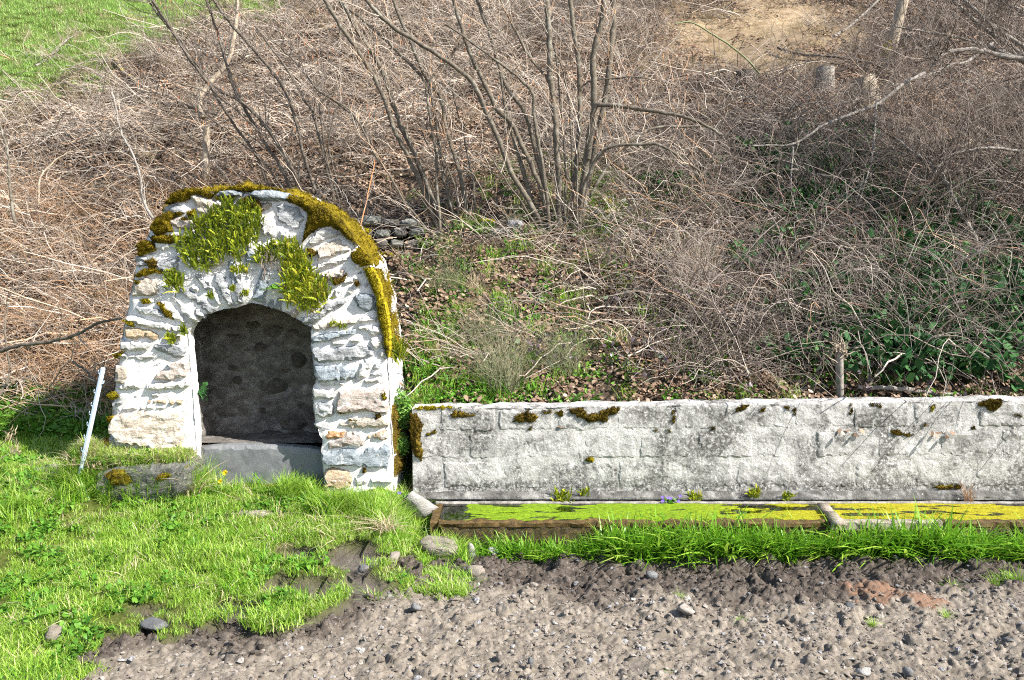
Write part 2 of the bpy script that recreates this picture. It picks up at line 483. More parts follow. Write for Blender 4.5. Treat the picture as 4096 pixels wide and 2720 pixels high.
class Acc:
    """collects vertices and faces of one mesh"""
    def __init__(s):
        s.v, s.f, s.n = [], [], 0
    def add(s, v, f):
        v = np.asarray(v, float).reshape(-1, 3)
        f = np.asarray(f, int)
        if f.shape[1] == 3:
            f = np.concatenate([f, f[:, 2:3]], 1)      # padded triangle, fixed in out()
        s.v.append(v); s.f.append(f + s.n); s.n += len(v)
    def out(s):
        v, f = np.concatenate(s.v), np.concatenate(s.f)
        tri = f[:, 2] == f[:, 3]
        if tri.all():
            return v, f[:, :3]
        if not tri.any():
            return v, f
        return v, [list(q[:3]) if t else list(q) for q, t in zip(f.tolist(), tri)]
    def obj(s, name, mat, parent=None, smooth=False, origin=None):
        v, f = s.out()
        return obj(name, v, f, mat, parent, smooth, origin)

def tubes(pts, rad, sides=3, cap=True):
    """pts (n,k,3), rad (n,k)"""
    pts, rad = np.asarray(pts, float), np.asarray(rad, float)
    n, k, _ = pts.shape
    t = np.gradient(pts, axis=1)
    t /= np.linalg.norm(t, axis=2, keepdims=True) + 1e-9
    ref = np.where(np.abs(t.mean(1)[:, None, 2:3]) > 0.8, np.array([1.0, 0, 0]), np.array([0, 0, 1.0]))
    a = np.cross(t, ref)
    a /= np.linalg.norm(a, axis=2, keepdims=True) + 1e-9
    b = np.cross(t, a)
    ang = np.arange(sides) / sides * 2*math.pi
    v = pts[:, :, None] + rad[:, :, None, None]*(a[:, :, None]*np.cos(ang)[:, None] + b[:, :, None]*np.sin(ang)[:, None])
    base = (np.arange(n)*k*sides)[:, None, None]
    i, j = np.arange(k-1)[None, :, None]*sides, np.arange(sides)[None, None, :]
    j2 = (j+1) % sides
    f = np.stack(np.broadcast_arrays(base+i+j, base+i+j2, base+i+sides+j2, base+i+sides+j), -1).reshape(-1, 4)
    return v.reshape(-1, 3), f
def ribbons(pts, wid, side):
    """flat blades; side (n,3) or (n,k,3)"""
    pts, wid = np.asarray(pts, float), np.asarray(wid, float)
    n, k, _ = pts.shape
    side = np.asarray(side, float)
    if side.ndim == 2:
        side = side[:, None]
    v = np.stack([pts - side*wid[..., None]/2, pts + side*wid[..., None]/2], 2).reshape(-1, 3)
    base = (np.arange(n)*k*2)[:, None] + np.arange(k-1)[None]*2
    f = np.stack([base, base+1, base+3, base+2], -1).reshape(-1, 4)
    return v, f
def spline(p, n):
    p = np.asarray(p, float)
    q = np.vstack([2*p[0]-p[1], p, 2*p[-1]-p[-2]])
    u = np.linspace(0, len(p)-1-1e-6, n)
    i = u.astype(int)
    t = (u-i)[:, None]
    a, b, c, d = q[i], q[i+1], q[i+2], q[i+3]
    return 0.5*(2*b + (c-a)*t + (2*a-5*b+4*c-d)*t*t + (3*b-a-3*c+d)*t**3)

def resample(poly, stepv, jit=0.0, closed=True):
    p = np.asarray(poly, float)
    q = np.vstack([p, p[:1]]) if closed else p
    out = []
    for a, b in zip(q[:-1], q[1:]):
        m = max(1, int(round(np.linalg.norm(b-a)/stepv)))
        for i in range(m):
            out.append(a + (b-a)*i/m)
    if not closed:
        out.append(q[-1])
    out = np.array(out)
    return out + R.normal(0, 1, out.shape)*jit
def edge_dist(pts, poly):
    d = np.full(len(pts), 1e9)
    for a, b in zip(poly, np.roll(poly, -1, 0)):
        ab = b-a
        t = np.clip(((pts-a) @ ab)/max(ab @ ab, 1e-9), 0, 1)
        d = np.minimum(d, np.linalg.norm(pts - (a + t[:, None]*ab), axis=1))
    return d
def inside(pts, poly):
    x, y = pts[:, 0], pts[:, 1]
    c = np.zeros(len(pts), bool)
    for a, b in zip(poly, np.roll(poly, -1, 0)):
        cond = (a[1] > y) != (b[1] > y)
        c ^= cond & (x < (b[0]-a[0])*(y-a[1])/((b[1]-a[1]) if b[1] != a[1] else 1e-9) + a[0])
    return c
def fill(poly, sp):
    """triangles over a polygon with points of spacing sp inside; returns points, distance to the edge, faces"""
    lo, hi = poly.min(0), poly.max(0)
    gx, gy = np.meshgrid(np.arange(lo[0], hi[0]+sp, sp), np.arange(lo[1], hi[1]+sp, sp))
    g = np.stack([gx.ravel(), gy.ravel()], 1) + R.uniform(-0.3, 0.3, (gx.size, 2))*sp
    g = g[inside(g, poly)]
    if len(g):
        g = g[edge_dist(g, poly) > sp*0.45]
    allp = np.vstack([poly, g]) if len(g) else poly
    n = len(poly)
    r = delaunay_2d_cdt([Vector(map(float, q)) for q in allp], [], [list(range(n))], 1, 1e-5)
    pts = np.array([(q.x, q.y) for q in r[0]])
    return pts, edge_dist(pts, poly), np.array([list(f) for f in r[2]], int)

def relief(poly, Y, h, sp, back, edge, rough, jit=0.0, nscale=18, seed=0, tilt=0.0, spikes=0, spike_len=0.012, layer=1.0):
    """a solid lying on the plane y = Y with a photograph-pixel outline: domed rough front, sides, open back"""
    pp = resample(poly, sp*0.8, jit)
    pts, d, f = fill(pp, sp)
    w = P(pts[:, 0], pts[:, 1], np.full(len(pts), Y))
    c = w.mean(0)
    prof = h*(1-np.exp(-d/edge))
    nn = fbm(w[:, 0]*nscale, w[:, 2]*nscale*layer, seed*3.7, 3, seed)
    tx, tz = (R.normal(0, tilt, 2) if tilt else (0, 0))
    lim = (1-np.exp(-d/edge))
    w[:, 1] = Y - prof - lim*(rough*nn + tx*(w[:, 0]-c[0]) + tz*(w[:, 2]-c[2])) + 0.004*(d < 0.01)
    acc = Acc()
    # orient outwards (towards -y)
    a, b, cc = w[f[:, 0]], w[f[:, 1]], w[f[:, 2]]
    nrm = np.cross(b-a, cc-a)
    f = np.where((nrm[:, 1] > 0)[:, None], f[:, ::-1], f)
    acc.add(w, f)
    e = {}
    for t in f.tolist():
        for i in range(3):
            k = (t[i], t[(i+1) % 3])
            e[k] = 1
    bd = [k for k in e if (k[1], k[0]) not in e]
    if back and bd:
        idx = sorted({i for k in bd for i in k})
        mp = {j: i for i, j in enumerate(idx)}
        bv = w[idx].copy()
        bv[:, 1] = Y + back
        m = len(idx)
        fr = np.array([(mp[k[1]], mp[k[0]], mp[k[0]]+m, mp[k[1]]+m) for k in bd])
        acc.add(np.vstack([w[idx], bv]), fr)
    if spikes:
        ti = R.integers(0, len(f), spikes)
        u = R.dirichlet((1, 1, 1), spikes)
        s = (w[f[ti]]*u[..., None]).sum(1)
        dr = R.normal(0, 1, (spikes, 3))
        dr /= np.linalg.norm(dr, axis=1, keepdims=True)
        tip = dr*0.8 + np.array([0, -0.8, 0.7])
        tip = s + tip*spike_len*R.uniform(0.5, 1.3, (spikes, 1))
        sd = np.cross(tip-s, R.normal(0, 1, (spikes, 3)))
        sd = sd/(np.linalg.norm(sd, axis=1, keepdims=True)+1e-9)*spike_len*0.22
        acc.add(np.stack([s-sd, s+sd, tip], 1).reshape(-1, 3), np.arange(spikes*3).reshape(-1, 3))
    return acc

# ------------------------------------------------------------------ scatter of prototypes (for stuff nobody could count)
def gn_group(collection):
    ng = bpy.data.node_groups.new("scatter", 'GeometryNodeTree')
    ng.interface.new_socket("Geometry", in_out='INPUT', socket_type='NodeSocketGeometry')
    ng.interface.new_socket("Geometry", in_out='OUTPUT', socket_type='NodeSocketGeometry')
    gi, go = ng.nodes.new("NodeGroupInput"), ng.nodes.new("NodeGroupOutput")
    ci = ng.nodes.new("GeometryNodeCollectionInfo")
    ci.inputs[0].default_value = collection
    ci.inputs[1].default_value = True
    ci.inputs[2].default_value = True
    ip = ng.nodes.new("GeometryNodeInstanceOnPoints")
    ip.inputs["Pick Instance"].default_value = True
    def at(nm, tp):
        a = ng.nodes.new("GeometryNodeInputNamedAttribute")
        a.data_type = tp
        a.inputs[0].default_value = nm
        return a.outputs[0]
    ng.links.new(gi.outputs[0], ip.inputs["Points"])
    ng.links.new(ci.outputs[0], ip.inputs["Instance"])
    ng.links.new(at("idx", 'INT'), ip.inputs["Instance Index"])
    er = ng.nodes.new("FunctionNodeEulerToRotation")
    ng.links.new(at("rot", 'FLOAT_VECTOR'), er.inputs[0])
    ng.links.new(er.outputs[0], ip.inputs["Rotation"])
    ng.links.new(at("scl", 'FLOAT_VECTOR'), ip.inputs["Scale"])
    ng.links.new(ip.outputs[0], go.inputs[0])
    return ng
def scatter(name, protos, pts, rot, scl, label, cat, idx=None):
    c = bpy.data.collections.new(name + "_kinds")
    for i, (v, f, m) in enumerate(protos):
        o = bpy.data.objects.new("%s_kind%02d" % (name, i), mesh_from(name + "_kind", v, f, m))
        c.objects.link(o)
    pts = np.asarray(pts, np.float32)
    n = len(pts)
    me = bpy.data.meshes.new(name)
    me.vertices.add(n)
    me.vertices.foreach_set("co", pts.ravel())
    a = me.attributes.new("rot", 'FLOAT_VECTOR', 'POINT'); a.data.foreach_set("vector", np.asarray(rot, np.float32).ravel())
    scl = np.asarray(scl, np.float32)
    if scl.ndim == 1:
        scl = np.repeat(scl[:, None], 3, 1)
    a = me.attributes.new("scl", 'FLOAT_VECTOR', 'POINT'); a.data.foreach_set("vector", scl.ravel())
    idx = R.integers(0, len(protos), n) if idx is None else idx
    a = me.attributes.new("idx", 'INT', 'POINT'); a.data.foreach_set("value", np.asarray(idx, np.int32))
    o = bpy.data.objects.new(name, me)
    col.objects.link(o)
    md = o.modifiers.new("scatter", 'NODES')
    md.node_group = gn_group(c)
    return tag(o, label, cat, kind="stuff")
def zrot(n, tilt=0.15):
    return np.stack([R.normal(0, tilt, n), R.normal(0, tilt, n), R.uniform(0, 2*math.pi, n)], 1)
def on_ground(x, y, lift=0.0):
    return np.stack([x, y, terr(x, y)+lift], 1)

# ================================================================== THE SETTING
# ---- ground sheet
def axis(lo, hi, fine, far):
    a = np.arange(lo, hi, fine)
    out, s = [], fine
    x = hi
    while x < far:
        out.append(x); s *= 1.35; x += s
    up = np.array(out + [far])
    out, s, x = [], fine, lo
    while x > -far:
        s *= 1.35; x -= s; out.append(max(x, -far))
    return np.concatenate([np.array(out[::-1]), a, up])
gx, gy = axis(-9.0, 9.0, 0.06, 160.0), axis(-3.4, 12.0, 0.06, 160.0)
X, Y_ = np.meshgrid(gx, gy)
Z = terr(X, Y_)
sm = soil_mask(X.ravel(), Y_.ravel()).reshape(X.shape)
Z = np.where(Y_ < -0.3, Z - 0.10*ss(0.2, 0.6, sm)*(X > -3.4)*(X < 3.9)*(Y_ > -2.95), Z)
gv = np.stack([X, Y_, Z], -1).reshape(-1, 3)
ny, nx = X.shape
ii = (np.arange(ny-1)[:, None]*nx + np.arange(nx-1)[None]).ravel()
gf = np.stack([ii, ii+1, ii+nx+1, ii+nx], 1)
ground = obj("ground", gv, gf, GROUND, None, True, (0, 0, 0))
tag(ground, kind="structure")
PX, PY = proj(gv)
def meadow_mask(px, py, n):
    return ss(-60, 60, (455 - 0.42*px) - py + n*120)
nz = fbm(gv[:, 0]*0.9, gv[:, 1]*0.9, 2.2, 4, 21)
zg = np.maximum(meadow_mask(PX, PY, nz)*(gv[:, 1] > 4), ((gv[:, 1] < 0.9)*(gv[:, 0] < -0.7)*ss(1560, 1640, PY+60*nz) + (gv[:, 1] < 0.1)) > 0.5)
ze = np.exp(-(((PX-3000-60*nz)/460)**2 + ((PY-120)/180)**2)**2)*(0.9+0.5*nz).clip(0, 1)
ze = np.maximum(ze, 0.8*np.exp(-(((PX-3100)/420)**2 + ((PY-260)/70)**2))*(nz > -0.1))
zs = sm.ravel()*(gv[:, 1] < -0.5)
ca = ground.data.color_attributes.new("zone", 'FLOAT_COLOR', 'POINT')
ca.data.foreach_set("color", np.stack([np.clip(zg*(1-zs), 0, 1), np.clip(ze, 0, 1), zs, np.ones(len(gv))], 1).astype(np.float32).ravel())

# ---- ploughed field: a sheet of real clods
FS_ = 0.0072
fx, fy = np.arange(-3.5, 4.0, FS_), np.arange(-3.0, -0.5, FS_)
FX, FY = np.meshgrid(fx, fy)
FZ = 0.016*vn(FX*2.3, FY*2.3, 5) + 0.018*vn(FX*6, FY*6, 1) + 0.006*vn(FX*22, FY*22, 2)
fpx, fpy = proj(np.stack([FX, FY, np.full_like(FX, -0.2)], -1))
wet = ss(0, 1, np.maximum((2450 - fpy)/150, 1.2*ss(600, 1050, fpx)-(fpy-np.interp(fpx, BND[:, 0], BND[:, 1]))/90) + 0.5*fbm(FX*2.2, FY*2.2, 7, 3))
FZ += (0.05*np.abs(fbm(FX*6, FY*9, 3, 5, 12)) + 0.03*np.abs(vn(FX*17, FY*21, 4, 9)))*(0.25+0.75*wet) - 0.03*wet*ss(.25, .5, vn(FX*4.5, FY*7, 8, 3)) - .02*wet
def clods(n, r0, r1, flat):
    for _ in range(n):
        cx, cy = R.uniform(-3.45, 3.95), R.uniform(-2.98, -0.52)
        r = r0 + (r1-r0)*R.random()**2.5
        i0, i1 = np.searchsorted(fy, (cy-r*1.3, cy+r*1.3))
        j0, j1 = np.searchsorted(fx, (cx-r*1.3, cx+r*1.3))
        if i1-i0 < 2 or j1-j0 < 2:
            continue
        dx, dy = FX[i0:i1, j0:j1]-cx, FY[i0:i1, j0:j1]-cy
        a = R.uniform(0, math.pi)
        u, v = dx*math.cos(a)+dy*math.sin(a), (dy*math.cos(a)-dx*math.sin(a))*R.uniform(1.0, 1.6)
        q = (np.abs(u)**3 + np.abs(v)**3)**(1/3)/r
        hgt = r*flat*np.clip((1-q)*3.0, 0, 1)**0.7 * (1 + R.normal(0, .4)*u/r + R.normal(0, .4)*v/r) + 0.12*r*vn(dx*60, dy*60, cx*9)
        ref = FZ[i0:i1, j0:j1]
        base = ref[(i1-i0)//2, (j1-j0)//2]
        FZ[i0:i1, j0:j1] = np.where(q < 1, np.maximum(ref, base*0.6 + ref*0.4 + hgt), ref)
clods(380, 0.03, 0.08, 0.32)
clods(2200, 0.018, 0.04, 0.42)
FZ += 0.010*np.abs(fbm(FX*26, FY*30, 6, 3, 19)) + 0.005*vn(FX*75, FY*75, 2, 8)
fm = soil_mask(FX.ravel(), FY.ravel()).reshape(FX.shape)
FZ = FZ - 0.215 - 0.10*(1-ss(0.15, 0.7, fm)) + 0.03*np.exp(-((fm-0.6)/0.3)**2)
for (rx, ry, ra) in ((3500, 2370, 0.16), (3712, 2400, 0.10)):
    q = PZ(rx, ry, -0.18)
    FZ += 0.028*np.exp(-(((FX-q[0])/ra)**2 + ((FY-q[1])/(ra*0.9))**2)**2)
fv = np.stack([FX, FY, FZ], -1).reshape(-1, 3)
ny, nx = FX.shape
ii = (np.arange(ny-1)[:, None]*nx + np.arange(nx-1)[None]).ravel()
field = obj("field", fv, np.stack([ii, ii+1, ii+nx+1, ii+nx], 1), SOIL, None, False, (0, -1.7, -0.2))
tag(field, kind="structure")
rust = np.zeros(FX.shape)
for (rx, ry, ra) in ((3500, 2370, 0.17), (3712, 2400, 0.11)):
    q = PZ(rx, ry, -0.18)
    rust = np.maximum(rust, ss(1.25, 0.75, np.sqrt(((FX-q[0])/ra)**2 + ((FY-q[1])/(ra*0.9))**2) + 0.5*vn(FX*25, FY*25, 1)))
ca = field.data.color_attributes.new("zone", 'FLOAT_COLOR', 'POINT')
ca.data.foreach_set("color", np.stack([wet.ravel(), rust.ravel(), 0*rust.ravel(), np.ones(rust.size)], 1).astype(np.float32).ravel())


# ================================================================== THE STONE NICHE
NY = -0.15                                             # plane of its front
OUTER = [(420, 1850), (432, 1700), (452, 1530), (476, 1354), (500, 1230), (526, 1100), (548, 1000), (590, 925), (645, 840), (706, 782),
         (800, 766), (915, 758), (1040, 757), (1145, 768), (1215, 805), (1310, 850), (1385, 925), (1436, 990), (1480, 1070), (1512, 1180),
         (1534, 1310), (1548, 1440), (1558, 1630), (1566, 1800), (1574, 1930), (1580, 2060)]
INNER_L = [(1296, 2060), (1292, 1900), (1282, 1830), (1290, 1770), (1262, 1700), (1252, 1640), (1248, 1560), (1262, 1520), (1250, 1450), (1240, 1390), (1243, 1310), (1215, 1295),
           (1172, 1268), (1120, 1242), (1060, 1224), (1005, 1212), (945, 1228), (880, 1240), (836, 1252), (796, 1268), (768, 1290), (752, 1328), (752, 1370), (757, 1450),
           (768, 1560), (776, 1680), (782, 1780), (784, 1850)]
niche = thing("stone_niche", P(1000, 1950, NY+0.3)*np.array([1, 1, 0]) + np.array([0, 0, 0.0]),
              "old whitewashed rubble stone niche with round arch, moss and ferns on top", "stone niche")
o_s, i_s = resample(OUTER, 16, 1.2, False), resample(INNER_L, 14, 1.2, False)
loop = np.vstack([o_s, i_s])
pts, dist, tri = fill(loop, 13)
w = P(pts[:, 0], pts[:, 1], np.full(len(pts), NY))
d_out, d_in = np.full(len(pts), 1e9), np.full(len(pts), 1e9)
for seg, arr in ((o_s, d_out), (i_s, d_in)):
    for a, b in zip(seg[:-1], seg[1:]):
        ab = b-a
        t = np.clip(((pts-a) @ ab)/max(ab @ ab, 1e-9), 0, 1)
        np.minimum(arr, np.linalg.norm(pts-(a+t[:, None]*ab), axis=1), out=arr)
w[:, 1] = NY + 0.010 + 0.010*fbm(w[:, 0]*9, w[:, 2]*16, 0, 4, 31) + 0.05*np.clip(1-d_out/45, 0, 1)**2 + 0.018*np.clip(1-d_in/25, 0, 1)**2
a, b, c = w[tri[:, 0]], w[tri[:, 1]], w[tri[:, 2]]
nrm = np.cross(b-a, c-a)
tri = np.where((nrm[:, 1] > 0)[:, None], tri[:, ::-1], tri)
core = Acc()
core.add(w, tri)
def strip(px, y0, y1, n, flip, amp, shrink=0.0, seed=3):
    p0 = P(px[:, 0], px[:, 1], np.full(len(px), NY))
    cen = p0.mean(0)
    rows = []
    for k in range(n+1):
        t = k/n
        q = p0.copy()
        q[:, 1] = y0 + (y1-y0)*t
        nn = fbm(q[:, 0]*7+seed, q[:, 1]*9, q[:, 2]*9, 3, seed)
        dirn = q - cen
        dirn[:, 1] = 0
        dirn /= np.linalg.norm(dirn, axis=1, keepdims=True)+1e-9
        q += dirn*(amp*nn*min(1, 3*t) + shrink*t)[:, None]
        rows.append(q)
    v = np.concatenate(rows)
    m = len(px)
    ii = (np.arange(n)[:, None]*m + np.arange(m-1)[None]).ravel()
    f = np.stack([ii, ii+1, ii+m+1, ii+m], 1)
    core.add(v, f[:, ::-1] if flip else f)
strip(o_s, NY+0.05, 0.68, 14, False, 0.03)
strip(i_s, NY+0.018, NY+0.13, 5, False, 0.012, 0.0, 9)
core.obj("mortar_core", MORTAR, niche, True)
# rear wall of the niche body
rv = P(o_s[:, 0], o_s[:, 1], np.full(len(o_s), NY)); rv[:, 1] = 0.68
obj("rear_wall", np.vstack([rv, rv.mean(0)[None]]), [(i, i+1, len(rv)) for i in range(len(rv)-1)], MORTAR, niche)
# chamber behind the arch, a little wider than the opening
ch = P(i_s[:, 0], i_s[:, 1], np.full(len(i_s), NY))
cc = np.array([ch[:, 0].mean(), 0, 0.75])
wd = np.stack([np.sign(ch[:, 0]-cc[0])*0.10*ss(0.0, 0.25, np.abs(ch[:, 0]-cc[0])), 0*ch[:, 0], 0.06*ss(1.0, 1.25, ch[:, 2])], 1)
cham = Acc()
rows = [ch + np.array([0, 0.129, 0])]
for yy in np.linspace(NY+0.131, 0.50, 16):
    q = ch + wd
    q[:, 1] = yy
    nn = fbm(q[:, 0]*6, q[:, 1]*8, q[:, 2]*8, 4, 77)
    q[:, 0] -= np.sign(q[:, 0]-cc[0])*0.022*nn
    q[:, 2] -= 0.02*nn*ss(0.9, 1.2, q[:, 2])
    rows.append(q)
rows = [np.where((np.arange(3) == 1), r, r) for r in rows]
v = np.concatenate(rows); m = len(ch)
ii = (np.arange(len(rows)-1)[:, None]*m + np.arange(m-1)[None]).ravel()
cham.add(v, np.stack([ii, ii+1, ii+m+1, ii+m], 1))
bx, bz = np.meshgrid(np.linspace(-2.62, -1.05, 110), np.linspace(-0.05, 1.75, 120))
by = 0.47 + 0.022*fbm(bx*6, bz*9, 2, 5, 91)
bv = np.stack([bx, by, bz], -1).reshape(-1, 3)
ii = (np.arange(119)[:, None]*110 + np.arange(109)[None]).ravel()
cham.add(bv, np.stack([ii, ii+1, ii+111, ii+110], 1))
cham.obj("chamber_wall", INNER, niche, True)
# stones showing in the shaded rear wall
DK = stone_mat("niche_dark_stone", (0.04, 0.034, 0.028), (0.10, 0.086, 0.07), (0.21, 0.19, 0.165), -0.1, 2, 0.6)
BACKST = [(880, 1395, 34, 20), (930, 1340, 45, 16), (1045, 1390, 38, 26), (1095, 1395, 26, 32), (1180, 1330, 40, 22), (930, 1470, 30, 18), (1035, 1450, 30, 16),
          (1100, 1545, 60, 36), (1190, 1440, 36, 40), (1225, 1560, 30, 34), (950, 1520, 24, 18), (830, 1505, 26, 20), (910, 1640, 55, 24), (1030, 1660, 50, 46),
          (1170, 1690, 60, 40), (880, 1690, 34, 24), (1000, 1560, 50, 16), (1130, 1610, 56, 18), (960, 1725, 40, 24), (1085, 1740, 60, 24), (1200, 1745, 40, 34),
          (850, 1585, 26, 30), (1010, 1300, 50, 14), (1100, 1310, 40, 12), (870, 1450, 30, 12), (990, 1400, 26, 14), (1150, 1480, 30, 14)]
for k, (x, y, rx, ry) in enumerate(BACKST):
    t = np.linspace(0, 2*math.pi, 9)[:-1] + R.uniform(-.2, .2, 8)
    po = np.stack([x + rx*np.cos(t)*R.uniform(.75, 1.15, 8), y + ry*np.sin(t)*R.uniform(.75, 1.15, 8)], 1)
    relief(po, 0.475, 0.022, 12, 0.03, 8, 0.01, 1.0, 14, k).obj("stone", DK if k % 3 else INNER, niche, True)

